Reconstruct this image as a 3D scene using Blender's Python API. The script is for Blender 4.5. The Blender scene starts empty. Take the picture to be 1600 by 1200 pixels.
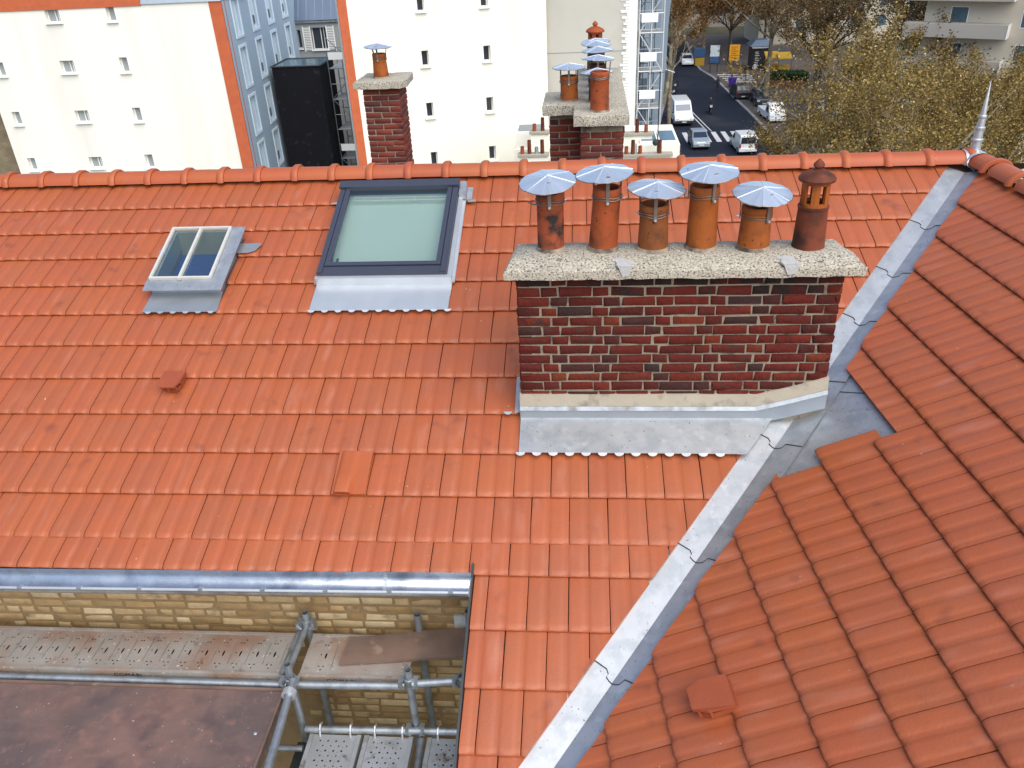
import bpy, bmesh, math, random
from mathutils import Vector, Matrix
random.seed(7)
S = bpy.context.scene
C = S.collection
# ------------------------------------------------------------------ camera
H = 21.0                                   # camera height above the street
cam_d = bpy.data.cameras.new('camera'); cam = bpy.data.objects.new('camera', cam_d); C.objects.link(cam)
cam_d.sensor_width = 36.0; cam_d.lens = 1287.0/1600.0*36.0
cam_d.clip_start = 0.1; cam_d.clip_end = 2000
RX = Vector((0.99634, 0.073017, -0.044431)); DN = Vector((-0.001864, -0.501136, -0.865367)); FW = Vector((-0.085453, 0.862283, -0.499166))
m = Matrix((RX, -DN, -FW)).transposed().to_4x4(); m.translation = (0, 0, H)
cam.matrix_world = m
S.camera = cam
# ------------------------------------------------------------------ sky, sun, exposure
SUN_DIR = Vector((0.34, -0.54, 0.77)).normalized()        # towards the sun: right of and behind the camera
W = bpy.data.worlds.new('World'); S.world = W; W.use_nodes = True
nt = W.node_tree; nt.nodes.clear()
sky = nt.nodes.new('ShaderNodeTexSky'); sky.sky_type = 'NISHITA'; sky.sun_disc = False
sky.sun_elevation = math.asin(SUN_DIR.z); sky.sun_rotation = math.atan2(SUN_DIR.x, SUN_DIR.y)
sky.air_density = 1.0; sky.dust_density = 1.0; sky.ozone_density = 1.0
bg = nt.nodes.new('ShaderNodeBackground'); bg.inputs[1].default_value = 0.10
wo = nt.nodes.new('ShaderNodeOutputWorld'); nt.links.new(sky.outputs[0], bg.inputs[0]); nt.links.new(bg.outputs[0], wo.inputs[0])
sd = bpy.data.lights.new('sun', 'SUN'); sd.energy = 2.3; sd.angle = math.radians(75); sd.color = (1.0, 0.94, 0.83)
so = bpy.data.objects.new('sun', sd); C.objects.link(so); so.location = (20, -20, 60)
so.rotation_euler = (-SUN_DIR).to_track_quat('-Z', 'Y').to_euler()
S.view_settings.view_transform = 'Standard'; S.view_settings.look = 'None'
S.view_settings.exposure = 0.97; S.view_settings.gamma = 1.0; S.view_settings.use_curve_mapping = False
S.render.engine = 'CYCLES'; S.render.resolution_x = 1024; S.render.resolution_y = 768
# ------------------------------------------------------------------ helpers
I3 = Matrix.Identity(3)
def Vw(x, y, z): return Vector((x, y, z+H))                # z given relative to the camera
class MB:
    def __init__(s): s.v = []; s.f = []
    def add(s, vs, fs):
        b = len(s.v); s.v += [tuple(p) for p in vs]; s.f += [tuple(b+i for i in f) for f in fs]; return s
    def box(s, c, d, R=None):                              # centre, full sizes, optional axes matrix
        c = Vector(c); R = R or I3; o = []
        for z in (-.5, .5):
            for x, y in ((-.5, -.5), (.5, -.5), (.5, .5), (-.5, .5)): o.append(c + R @ Vector((x*d[0], y*d[1], z*d[2])))
        return s.add(o, [(3,2,1,0),(4,5,6,7),(0,1,5,4),(1,2,6,5),(2,3,7,6),(3,0,4,7)])
    def bb(s, x0, x1, y0, y1, z0, z1): return s.box(((x0+x1)/2, (y0+y1)/2, (z0+z1)/2), (x1-x0, y1-y0, z1-z0))
    def hexa(s, p): return s.add(p, [(3,2,1,0),(4,5,6,7),(0,1,5,4),(1,2,6,5),(2,3,7,6),(3,0,4,7)])
    def tube(s, a, b, r, n=10, r2=None, cap=True):
        a = Vector(a); b = Vector(b); d = (b-a)
        if d.length < 1e-6: return s
        d.normalize(); t = Vector((0,0,1)) if abs(d.z) < .9 else Vector((1,0,0)); e = d.cross(t).normalized(); g = d.cross(e)
        r2 = r if r2 is None else r2; o = []
        for p, q in ((a, r), (b, r2)):
            for k in range(n):
                w = 2*math.pi*k/n; o.append(p + e*(q*math.cos(w)) + g*(q*math.sin(w)))
        fs = [(k, (k+1) % n, n+(k+1) % n, n+k) for k in range(n)]
        if cap: fs += [tuple(range(n-1, -1, -1)), tuple(range(n, 2*n))]
        return s.add(o, fs)
    def path(s, pts, r, n=8):
        for a, b in zip(pts[:-1], pts[1:]): s.tube(a, b, r, n)
        return s
    def lathe(s, prof, n=24, c=(0,0,0), a0=0., a1=2*math.pi, R=None, sq=None):
        c = Vector(c); full = abs(a1-a0-2*math.pi) < 1e-6; k = n if full else n+1; o = []; R = R or I3
        for r, z in prof:
            for i in range(k):
                w = a0+(a1-a0)*i/n; o.append(c + R @ Vector((r*math.cos(w), r*math.sin(w), z)))
        fs = []
        for j in range(len(prof)-1):
            for i in range(n if full else n):
                i2 = (i+1) % k; fs.append((j*k+i, j*k+i2, (j+1)*k+i2, (j+1)*k+i))
        return s.add(o, fs)
    def prism(s, pts, d):                                  # polygon swept by vector d
        d = Vector(d); n = len(pts); o = [Vector(p) for p in pts]+[Vector(p)+d for p in pts]
        return s.add(o, [tuple(range(n-1,-1,-1)), tuple(range(n, 2*n))]+[(k, (k+1) % n, n+(k+1) % n, n+k) for k in range(n)])
    def sheet(s, rows):                                    # grid of points
        n = len(rows[0]); o = [p for r in rows for p in r]
        return s.add(o, [(j*n+i, j*n+i+1, (j+1)*n+i+1, (j+1)*n+i) for j in range(len(rows)-1) for i in range(n-1)])
    def mesh(s, name, mat=None, smooth=None):
        me = bpy.data.meshes.new(name); me.from_pydata(s.v, [], s.f); me.validate(); me.update()
        fixn(me)
        if mat: me.materials.append(mat)
        if smooth is not None: smoothm(me, smooth)
        return me
    def build(s, name, mat, parent=None, smooth=None): return link(name, s.mesh(name, mat, smooth), parent)
def fixn(me):
    bm = bmesh.new(); bm.from_mesh(me); bmesh.ops.recalc_face_normals(bm, faces=bm.faces); bm.to_mesh(me); bm.free()
def smoothm(me, ang):
    me.polygons.foreach_set('use_smooth', [True]*len(me.polygons)); me.set_sharp_from_angle(angle=math.radians(ang))
def link(name, me, parent=None):
    o = bpy.data.objects.new(name, me); C.objects.link(o)
    if parent: attach(o, parent)
    return o
def attach(o, p):
    o.parent = p; o.matrix_parent_inverse = Matrix.Translation(-p.location) if p.type == 'EMPTY' else Matrix.Identity(4)
def tag(o, label, cat, group=None):
    o['label'] = label; o['category'] = cat
    if group: o['group'] = group
    return o
def thing(name, loc, label, cat, group=None):
    o = bpy.data.objects.new(name, None); C.objects.link(o); o.location = loc; o.empty_display_size = .2
    return tag(o, label, cat, group)
def struct(o): o['kind'] = 'structure'; return o
def stuff(o): o['kind'] = 'stuff'; return o
# ------------------------------------------------------------------ materials
def mat(name, col, rough=.7, metal=0., var=.0, hue=.0, nscale=8., namt=.0, bump=.0, bscale=40., spec=.5, col2=None, c2scale=3., c2lo=.45, c2hi=.6, trans=0., ramp=None, coat=0., anis=None, rvar=0., emit=None, co='Object', bumpd=.01, detail=6.):
    m = bpy.data.materials.new(name); m.use_nodes = True; N = m.node_tree.nodes; L = m.node_tree.links
    b = N['Principled BSDF']; b.inputs['Roughness'].default_value = rough; b.inputs['Metallic'].default_value = metal
    b.inputs['Specular IOR Level'].default_value = spec
    if coat: b.inputs['Coat Weight'].default_value = coat; b.inputs['Coat Roughness'].default_value = .1
    if trans: b.inputs['Transmission Weight'].default_value = trans
    if emit: b.inputs['Emission Color'].default_value = (*emit[:3], 1); b.inputs['Emission Strength'].default_value = emit[3]
    tc = N.new('ShaderNodeTexCoord'); cv = tc.outputs[co]
    oi = N.new('ShaderNodeObjectInfo')
    if co == 'Object':                                     # shift the pattern per object so that copies differ
        ad = N.new('ShaderNodeVectorMath'); ad.operation = 'ADD'
        mu = N.new('ShaderNodeVectorMath'); mu.operation = 'SCALE'; cb = N.new('ShaderNodeCombineXYZ')
        L.new(oi.outputs['Random'], cb.inputs[0]); L.new(oi.outputs['Random'], cb.inputs[1]); cb.inputs[2].default_value = .3
        L.new(cb.outputs[0], mu.inputs[0]); mu.inputs['Scale'].default_value = 37.
        L.new(tc.outputs['Object'], ad.inputs[0]); L.new(mu.outputs[0], ad.inputs[1]); cv = ad.outputs[0]
    rgb = N.new('ShaderNodeRGB'); rgb.outputs[0].default_value = (*col, 1); cur = rgb.outputs[0]
    if ramp:
        cr = N.new('ShaderNodeValToRGB'); cr.color_ramp.interpolation = 'LINEAR'
        e = cr.color_ramp.elements; e[0].position = ramp[0][0]; e[0].color = (*ramp[0][1], 1); e[1].position = ramp[-1][0]; e[1].color = (*ramp[-1][1], 1)
        for p, c in ramp[1:-1]: x = e.new(p); x.color = (*c, 1)
        L.new(oi.outputs['Random'], cr.inputs[0]); cur = cr.outputs[0]
    def noise(scale, det=detail):
        n = N.new('ShaderNodeTexNoise'); n.inputs['Scale'].default_value = scale; n.inputs['Detail'].default_value = det; L.new(cv, n.inputs['Vector']); return n
    if col2:
        n = noise(c2scale); mr = N.new('ShaderNodeMapRange'); mr.inputs[1].default_value = c2lo; mr.inputs[2].default_value = c2hi
        L.new(n.outputs[0], mr.inputs[0]); mx = N.new('ShaderNodeMix'); mx.data_type = 'RGBA'; L.new(mr.outputs[0], mx.inputs[0])
        L.new(cur, mx.inputs[6]); mx.inputs[7].default_value = (*col2, 1); cur = mx.outputs[2]
    if var or namt or hue:
        hs = N.new('ShaderNodeHueSaturation'); L.new(cur, hs.inputs['Color']); cur = hs.outputs[0]
        ma = N.new('ShaderNodeMath'); ma.operation = 'MULTIPLY_ADD'; L.new(oi.outputs['Random'], ma.inputs[0]); ma.inputs[1].default_value = var; ma.inputs[2].default_value = 1-var/2
        val = ma.outputs[0]
        if namt:
            n = noise(nscale); mb = N.new('ShaderNodeMath'); mb.operation = 'MULTIPLY_ADD'; L.new(n.outputs[0], mb.inputs[0]); mb.inputs[1].default_value = namt*2; mb.inputs[2].default_value = 1-namt
            mm = N.new('ShaderNodeMath'); mm.operation = 'MULTIPLY'; L.new(val, mm.inputs[0]); L.new(mb.outputs[0], mm.inputs[1]); val = mm.outputs[0]
        L.new(val, hs.inputs['Value'])
        if hue:
            wn = N.new('ShaderNodeTexWhiteNoise'); wn.noise_dimensions = '1D'; L.new(oi.outputs['Random'], wn.inputs['W'])
            mh = N.new('ShaderNodeMath'); mh.operation = 'MULTIPLY_ADD'; L.new(wn.outputs[0], mh.inputs[0]); mh.inputs[1].default_value = hue; mh.inputs[2].default_value = .5-hue/2
            L.new(mh.outputs[0], hs.inputs['Hue'])
    L.new(cur, b.inputs['Base Color'])
    if rvar:
        n = noise(nscale*.7); mr = N.new('ShaderNodeMath'); mr.operation = 'MULTIPLY_ADD'; L.new(n.outputs[0], mr.inputs[0]); mr.inputs[1].default_value = rvar*2; mr.inputs[2].default_value = rough-rvar; L.new(mr.outputs[0], b.inputs['Roughness'])
    if bump:
        n = noise(bscale); bp = N.new('ShaderNodeBump'); bp.inputs['Strength'].default_value = bump; bp.inputs['Distance'].default_value = bumpd; L.new(n.outputs[0], bp.inputs['Height']); L.new(bp.outputs[0], b.inputs['Normal'])
    return m
def leaf_mat(name, ramp, rough=.7):
    m = bpy.data.materials.new(name); m.use_nodes = True; N = m.node_tree.nodes; L = m.node_tree.links; b = N['Principled BSDF']
    ge = N.new('ShaderNodeNewGeometry'); cr = N.new('ShaderNodeValToRGB'); e = cr.color_ramp.elements
    e[0].position = ramp[0][0]; e[0].color = (*ramp[0][1], 1); e[1].position = ramp[-1][0]; e[1].color = (*ramp[-1][1], 1)
    for p, c in ramp[1:-1]: x = e.new(p); x.color = (*c, 1)
    L.new(ge.outputs['Random Per Island'], cr.inputs[0]); L.new(cr.outputs[0], b.inputs['Base Color']); b.inputs['Roughness'].default_value = rough
    b.inputs['Specular IOR Level'].default_value = .25
    tr = N.new('ShaderNodeBsdfTranslucent'); L.new(cr.outputs[0], tr.inputs[0]); mx = N.new('ShaderNodeMixShader'); mx.inputs[0].default_value = .3
    out = N['Material Output']; L.new(b.outputs[0], mx.inputs[1]); L.new(tr.outputs[0], mx.inputs[2]); L.new(mx.outputs[0], out.inputs[0]); return m
M = {}
M['tile'] = mat('clay_tile', (.345,.084,.028), .50, var=.06, hue=.003, nscale=9, namt=.07, bump=.15, bscale=60, col2=(.325,.084,.032), c2scale=4, spec=.55, rvar=.08)
M['ridge'] = mat('ridge_clay', (.375,.093,.034), .5, var=.08, hue=.008, nscale=7, namt=.1, bump=.1, bscale=50, spec=.4)
M['tile_orange'] = mat('fresh_clay', (.36,.088,.029), .5, nscale=9, namt=.06, bump=.1, bscale=60, spec=.4)
M['tile_vent'] = mat('vent_clay', (.29,.065,.027), .55, nscale=9, namt=.1, bump=.15, bscale=60, spec=.4)
M['zinc'] = mat('zinc_sheet', (.50,.52,.55), .50, .80, var=.06, nscale=6, namt=.12, bump=.06, bscale=14, rvar=.10, col2=(.42,.45,.48), c2scale=9, c2lo=.45, c2hi=.62)
M['zinc_new'] = mat('bright_zinc', (.62,.65,.68), .42, .7, nscale=5, namt=.1, bump=.08, bscale=9, rvar=.08)
M['zinc_dull'] = mat('dull_zinc', (.44,.47,.50), .5, .85, nscale=7, namt=.12, bump=.1, bscale=20, rvar=.1)
M['lead'] = mat('lead_sheet', (.40,.44,.48), .48, .8, nscale=6, namt=.14, bump=.12, bscale=12)
M['seam_shade'] = mat('seam_shade_black', (.03,.035,.04), .8)  # near-black for painted shade lines at zinc laps; also colours cord and deck webs
M['steel'] = mat('galvanised_tube', (.34,.37,.40), .5, .75, nscale=14, namt=.3, bump=.15, bscale=40, col2=(.20,.20,.20), c2scale=9, c2lo=.5, c2hi=.72)
M["steel_dark"] = mat("dark_green_steel", (.05,.06,.065), .5, .5, nscale=10, namt=.2)
M['steel_deck'] = mat('galvanised_deck', (.36,.33,.30), .6, .45, var=.1, nscale=6, namt=.25, bump=.15, bscale=40, col2=(.33,.20,.14), c2scale=2.4, c2lo=.45, c2hi=.7)
M['steel_grey'] = mat('pale_steel_deck', (.38,.40,.42), .55, .5, var=.1, nscale=8, namt=.2, bump=.1, bscale=40, col2=(.22,.20,.18), c2scale=5, c2lo=.55, c2hi=.75)
M['rust_ply'] = mat('rusty_board', (.175,.098,.080), .75, nscale=3, namt=.3, bump=.35, bscale=22, col2=(.105,.072,.068), c2scale=2.2, c2lo=.4, c2hi=.65)
M['old_ply'] = mat('weathered_board', (.17,.105,.08), .8, nscale=4, namt=.3, bump=.35, bscale=25, col2=(.09,.065,.05), c2scale=3, c2lo=.4, c2hi=.7)
M['brick_red'] = mat('dark_red_brick', (.2,.03,.02), .85, nscale=26, namt=.38, bump=.8, bscale=55, spec=.25,
    col2=(.045,.022,.018), c2scale=14, c2lo=.55, c2hi=.75,
    ramp=[(0,(.030,.018,.018)),(.05,(.045,.016,.014)),(.14,(.066,.011,.008)),(.45,(.090,.0115,.0075)),(.82,(.110,.0140,.0078)),(.95,(.125,.020,.009)),(1,(.135,.034,.010))])
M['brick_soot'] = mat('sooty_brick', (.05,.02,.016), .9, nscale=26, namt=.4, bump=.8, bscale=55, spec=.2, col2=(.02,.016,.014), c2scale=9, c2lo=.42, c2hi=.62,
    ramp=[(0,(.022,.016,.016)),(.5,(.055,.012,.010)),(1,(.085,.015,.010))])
M['brick_red2'] = mat('deep_red_brick', (.2,.03,.02), .85, nscale=30, namt=.25, bump=.5, bscale=60, spec=.25,
    ramp=[(0,(.09,.03,.028)),(.3,(.14,.026,.018)),(.8,(.19,.04,.025)),(1,(.11,.03,.03))])
M['mortar'] = mat('old_mortar', (.26,.222,.165), .95, nscale=14, namt=.3, bump=.6, bscale=60, col2=(.10,.085,.07), c2scale=9, c2lo=.58, c2hi=.70, spec=.2)
M['mortar_dark'] = mat('soot_mortar', (.30,.25,.19), .95, nscale=12, namt=.3, bump=.6, bscale=60, col2=(.06,.05,.045), c2scale=9, c2lo=.45, c2hi=.65, spec=.2)
M['render_cream'] = mat('cream_render', (.40,.355,.28), .9, nscale=6, namt=.16, col2=(.25,.22,.18), c2scale=9, c2lo=.55, c2hi=.7, bump=.2, bscale=50, spec=.2)
M['brick_yellow'] = mat('yellow_brick', (.4,.25,.1), .88, nscale=18, namt=.28, bump=.35, bscale=70, spec=.2, col2=(.16,.09,.045), c2scale=6, c2lo=.58, c2hi=.75,
    ramp=[(0,(.25,.15,.065)),(.25,(.33,.215,.10)),(.6,(.40,.28,.145)),(.9,(.50,.385,.225)),(1,(.40,.25,.10))])
M['mortar_yellow'] = mat('yellow_mortar', (.24,.16,.08), .95, nscale=12, namt=.3, bump=.5, bscale=60, spec=.2)
M['concrete'] = mat('pebbled_concrete', (.5,.46,.38), .95, nscale=20, namt=.2, spec=.2)
def speckle(m, sc, dark, light):                           # small dark pits and pale grains
    N = m.node_tree.nodes; L = m.node_tree.links; b = N['Principled BSDF']; tc = N.new('ShaderNodeTexCoord')
    vo = N.new('ShaderNodeTexVoronoi'); vo.inputs['Scale'].default_value = sc; L.new(tc.outputs['Object'], vo.inputs['Vector'])
    no = N.new('ShaderNodeTexNoise'); no.inputs['Scale'].default_value = sc*.9; no.inputs['Detail'].default_value = 3; L.new(tc.outputs['Object'], no.inputs['Vector'])
    cr = N.new('ShaderNodeValToRGB'); e = cr.color_ramp.elements; e[0].position = .36; e[0].color = (*dark, 1); e[1].position = .47; e[1].color = (*light, 1)
    L.new(no.outputs[0], cr.inputs[0]); hs = N.new('ShaderNodeHueSaturation'); L.new(cr.outputs[0], hs.inputs['Color'])
    mr = N.new('ShaderNodeMapRange'); mr.inputs[3].default_value = .65; mr.inputs[4].default_value = 1.25; L.new(vo.outputs['Color'], mr.inputs[0]); L.new(mr.outputs[0], hs.inputs['Value'])
    L.new(hs.outputs[0], b.inputs['Base Color'])
    bp = N.new('ShaderNodeBump'); bp.inputs['Strength'].default_value = .7; bp.inputs['Distance'].default_value = .012; L.new(no.outputs[0], bp.inputs['Height']); L.new(bp.outputs[0], b.inputs['Normal'])
speckle(M['concrete'], 85, (.11,.098,.082), (.43,.395,.325))
def spots(m, scale, lo, hi, col, stretch=(1,1,1), seed=0.):
    N = m.node_tree.nodes; L = m.node_tree.links; b = N['Principled BSDF']; src = b.inputs['Base Color'].links[0].from_socket
    tc = N.new('ShaderNodeTexCoord'); oi = N.new('ShaderNodeObjectInfo'); mp = N.new('ShaderNodeMapping'); mp.inputs['Scale'].default_value = stretch; L.new(tc.outputs['Object'], mp.inputs[0])
    sc = N.new('ShaderNodeMath'); sc.operation = 'MULTIPLY_ADD'; sc.inputs[1].default_value = 53.; sc.inputs[2].default_value = seed; L.new(oi.outputs['Random'], sc.inputs[0])
    n = N.new('ShaderNodeTexNoise'); n.noise_dimensions = '4D'; n.inputs['Scale'].default_value = scale; n.inputs['Detail'].default_value = 2; L.new(mp.outputs[0], n.inputs['Vector']); L.new(sc.outputs[0], n.inputs['W'])
    mr = N.new('ShaderNodeMapRange'); mr.inputs[1].default_value = lo; mr.inputs[2].default_value = hi; L.new(n.outputs[0], mr.inputs[0])
    mx = N.new('ShaderNodeMix'); mx.data_type = 'RGBA'; L.new(mr.outputs[0], mx.inputs[0]); L.new(src, mx.inputs[6]); mx.inputs[7].default_value = (*col, 1); L.new(mx.outputs[2], b.inputs['Base Color'])
spots(M['tile'], 26, .745, .80, (.62,.42,.30)); spots(M['tile'], 9, .60, .80, (.38,.125,.07), (1,.25,1), 3.); spots(M['tile'], 5, .64, .80, (.20,.052,.027), seed=9.)
spots(M['ridge'], 12, .72, .80, (.62,.40,.28)); spots(M['ridge'], 4, .60, .80, (.33,.085,.04), seed=5.)
spots(M['zinc'], 55, .66, .72, (.20,.21,.22)); spots(M['zinc'], 14, .58, .85, (.64,.66,.68), seed=4.)
spots(M['steel_deck'], 18, .60, .82, (.19,.12,.09)); spots(M['steel_deck'], 40, .66, .72, (.55,.53,.50), seed=2.)
spots(M['rust_ply'], 16, .55, .85, (.22,.115,.09)); spots(M['rust_ply'], 6, .5, .75, (.08,.05,.052), seed=3.); spots(M['rust_ply'], 45, .70, .74, (.38,.28,.24), seed=8.)
spots(M['old_ply'], 12, .58, .72, (.24,.16,.12)); spots(M['steel_grey'], 12, .60, .72, (.17,.14,.11))
M['patch'] = mat('grey_cement_patch', (.42,.42,.42), .9, nscale=30, namt=.2, bump=.5, bscale=60, spec=.2)
def pot_mat(name, col, soot=(.02,.015,.013), lo=.62, hi=.8): return mat(name, col, .7, nscale=5, namt=.22, bump=.25, bscale=40, col2=soot, c2scale=6, c2lo=lo, c2hi=hi, spec=.3)
M['pot_orange'] = pot_mat('orange_terracotta', (.29,.076,.012), lo=.54, hi=.75)
M['pot_ochre'] = pot_mat('ochre_terracotta', (.22,.068,.017), lo=.55, hi=.78)
M['pot_sooty'] = pot_mat('sooty_terracotta', (.28,.060,.022), (.022,.016,.016), .46, .58)
M['pot_brown'] = pot_mat('brown_terracotta', (.15,.036,.016), (.04,.014,.009), .42, .65)
M['pot_red'] = pot_mat('red_terracotta', (.29,.060,.016), lo=.52, hi=.75)
for q_ in ('pot_orange','pot_ochre','pot_sooty','pot_red'): spots(M[q_], 11, .52, .80, (.17,.048,.018)); spots(M[q_], 30, .66, .74, (.05,.02,.012), seed=6.)
M['pot_dark'] = mat('soot_inside', (.012,.010,.009), .95)
M['slate_frame'] = mat('slate_blue_metal', (.060,.066,.095), .4, .3, nscale=6, namt=.08)
M['silver_frame'] = mat('silver_paint', (.62,.60,.56), .5, .3, nscale=20, namt=.15, bump=.1)
M['blind'] = mat('pale_green_blind', (.42,.44,.41), .8, nscale=2, namt=.05)
M['shaft'] = mat('shaft_plaster', (.20,.175,.13), .9, nscale=3, namt=.12)
M['shaft_floor'] = mat('blue_carpet', (.03,.05,.16), .95, nscale=25, namt=.3)
def glass(name, tint=(.9,.97,.95), rough=.0):
    m = bpy.data.materials.new(name); m.use_nodes = True; N = m.node_tree.nodes; L = m.node_tree.links; N.clear()
    o = N.new('ShaderNodeOutputMaterial'); t = N.new('ShaderNodeBsdfTransparent'); t.inputs[0].default_value = (*tint, 1)
    g = N.new('ShaderNodeBsdfGlossy'); g.inputs['Roughness'].default_value = rough; g.inputs[0].default_value = (1,1,1,1)
    lw = N.new('ShaderNodeLayerWeight'); lw.inputs[0].default_value = .5; pw = N.new('ShaderNodeMath'); pw.operation = 'POWER'; pw.inputs[1].default_value = 5; L.new(lw.outputs['Facing'], pw.inputs[0]); fr = N.new('ShaderNodeMath'); fr.operation = 'MULTIPLY_ADD'; fr.inputs[1].default_value = .9; fr.inputs[2].default_value = .11; L.new(pw.outputs[0], fr.inputs[0]); mx = N.new('ShaderNodeMixShader')
    L.new(fr.outputs[0], mx.inputs[0]); L.new(t.outputs[0], mx.inputs[1]); L.new(g.outputs[0], mx.inputs[2]); L.new(mx.outputs[0], o.inputs[0]); return m
M['glass'] = glass('clear_glass')
# ------------------------------------------------------------------ roof planes
O1 = Vw(-4.0863, 4.0362, -3.5098); SL = .35814; GA = .34836
U1 = Vector((1,0,0)); V1 = Vector((0, math.cos(SL), math.sin(SL))); N1 = Vector((0, -math.sin(SL), math.cos(SL)))
def P1(u, v, h=0.): return O1 + U1*u + V1*v + N1*h
B2 = Vw(-.160, 2.805, -4.013); A2 = Vw(3.416, 7.609, -2.215)              # the two ends of the valley crease
D2 = Vector((math.sin(-.10576), math.cos(-.10576), 0)); N2 = D2.cross(A2-B2).normalized()
if N2.z < 0: N2 = -N2
V2 = N2.cross(D2)
if V2.z < 0: V2 = -V2
O2 = B2 + N2*.04
def P2(u, v, h=0.): return O2 + D2*u + V2*v + N2*h
R1 = Matrix((U1, V1, N1)).transposed()
R2 = Matrix((-D2, V2, N2)).transposed()                                   # x of a wing tile runs towards the camera
CRE = (A2-B2).normalized(); CLEN = (A2-B2).length
# ------------------------------------------------------------------ roof tiles
HP = [(0,-.0006),(.018,.0008),(.08,.0018),(.17,.0020),(.26,.0017),(.335,.0008),(.36,-.0012),(.405,-.0018),(.455,-.0014)]
PROF = HP+[(p+.5, q) for p, q in HP]+[(1,-.0015)]
TH = .027
def tile_bm(w, l):
    bm = bmesh.new(); w -= .006; rows = []
    for y, dz in ((0,-.015), (.005,-.0085), (.016,-.0035), (.042,0), (l, -.031*l/GA)):
        k_ = 2.2 if y < .01 else 1.4 if y < .03 else 1.; rows.append([bm.verts.new((p*w, y-(q*.9 if y < .01 else 0), q*k_+dz)) for p, q in PROF])
    bot = [bm.verts.new((p*w, .004, q*2.2-TH)) for p, q in PROF]; bk = [bm.verts.new((p*w, l, q-.031*l/GA-.012)) for p, q in PROF]
    seq = [bot]+rows+[bk]; n = len(PROF)
    for a, b in zip(seq, seq[1:]+[bot]):
        for i in range(n-1): bm.faces.new((a[i], a[i+1], b[i+1], b[i]))
    for i in (0, n-1): bm.faces.new([r[i] for r in seq])
    bmesh.ops.recalc_face_normals(bm, faces=bm.faces)
    return bm
def bm_mesh(bm, name, mt, ang=35):
    me = bpy.data.meshes.new(name); bm.to_mesh(me); bm.free(); me.materials.append(mt); smoothm(me, ang); return me
def clip(bm, co, no):                                      # keep the side no points to
    g = bm.verts[:]+bm.edges[:]+bm.faces[:]
    r = bmesh.ops.bisect_plane(bm, geom=g, plane_co=co, plane_no=no, clear_inner=True, dist=1e-5)
    ed = [e for e in r['geom_cut'] if isinstance(e, bmesh.types.BMEdge)]
    if ed: bmesh.ops.holes_fill(bm, edges=ed, sides=0)
def dark_seal(n): return n
TLEN = .405
TM = {}
def whole(w):
    if w not in TM: TM[w] = bm_mesh(tile_bm(w, TLEN), 'tile', M['tile'])
    return TM[w]
def seen(p, mx=60):                                        # does the point fall in (or near) the picture
    d = p - Vector((0,0,H)); z = d.dot(FW)
    if z < .1: return False
    x = 800+1287*d.dot(RX)/z; y = 600+1287*d.dot(DN)/z
    return -mx < x < 1600+mx and -mx < y < 1200+mx
spare = {}
def put_tile(roof, loc, R, w, clips=(), holes=(), mt=None, length=TLEN, name='tile'):
    """one tile; clips: world planes; holes: local rectangles (x0,x1,y0,y1) cut out"""
    jit = Matrix.Rotation(random.uniform(-.005,.005), 3, 'Z') @ Matrix.Rotation(random.uniform(-.006,.006), 3, 'Y')
    mw = (R @ jit).to_4x4(); mw.translation = loc + R.col[2]*random.uniform(-.0012,.0012); inv = mw.inverted()
    if not clips and not holes and length == TLEN: me = whole(w)
    else:
        def one(extra):
            bm = tile_bm(w, length)
            for co, no in clips:
                clip(bm, inv @ co, inv.to_3x3() @ no)
                if not bm.faces: return bm
            for co, no in extra:
                clip(bm, Vector(co), Vector(no))
                if not bm.faces: return bm
            return bm
        if holes:
            x0, x1, y0, y1 = holes[0]; bm = bmesh.new()
            for ex in ([((x0,0,0),(-1,0,0))], [((x1,0,0),(1,0,0))], [((x0,0,0),(1,0,0)),((x1,0,0),(-1,0,0)),((0,y0,0),(0,-1,0))], [((x0,0,0),(1,0,0)),((x1,0,0),(-1,0,0)),((0,y1,0),(0,1,0))]):
                b2 = one(ex)
                if b2.faces:
                    t = bpy.data.meshes.new('t'); b2.to_mesh(t); bm.from_mesh(t); bpy.data.meshes.remove(t)
                b2.free()
        else: bm = one([])
        if len(bm.faces) < 4 or sum(f.calc_area() for f in bm.faces) < .006: bm.free(); return None
        me = bm_mesh(bm, 'tile', M['tile'])
    if mt:
        me = me.copy(); me.materials.clear(); me.materials.append(mt)
    if not seen(mw @ Vector((w/2, .12, 0)), 70):
        spare.setdefault(roof, []).append((me, mw)); return None
    o = link(name, me); o.parent = roof; o.matrix_world = mw
    return o
def flush_spare(roof):
    bm = bmesh.new()
    for me, mw in spare.get(roof, []):
        t = me.copy(); t.transform(mw); bm.from_mesh(t); bpy.data.meshes.remove(t)
    o = link('tiles_out_of_view', bm_mesh(bm, 'tiles_out_of_view', M['tile'])); o.parent = roof; stuff(o)
def deck(name, polys, th, mt):
    b = MB()
    for pts, nn in polys: b.prism(pts, -nn*th)
    return b.build(name, mt)
# crease positions
cu0, cv0 = (B2-O1).dot(U1), (B2-O1).dot(V1); cu1, cv1 = (A2-O1).dot(U1), (A2-O1).dot(V1)
def cre1(v): return cu0+(cu1-cu0)*(v-cv0)/(cv1-cv0)
du0, dv0 = (B2-O2).dot(D2), (B2-O2).dot(V2); du1, dv1 = (A2-O2).dot(D2), (A2-O2).dot(V2)
def cre2(v): return du0+(du1-du0)*(v-dv0)/(dv1-dv0)
RIDGE_V = 3.96; WR_V = 4.60
M['felt'] = mat('roof_board', (.12,.06,.035), .9, nscale=5, namt=.2)
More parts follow.
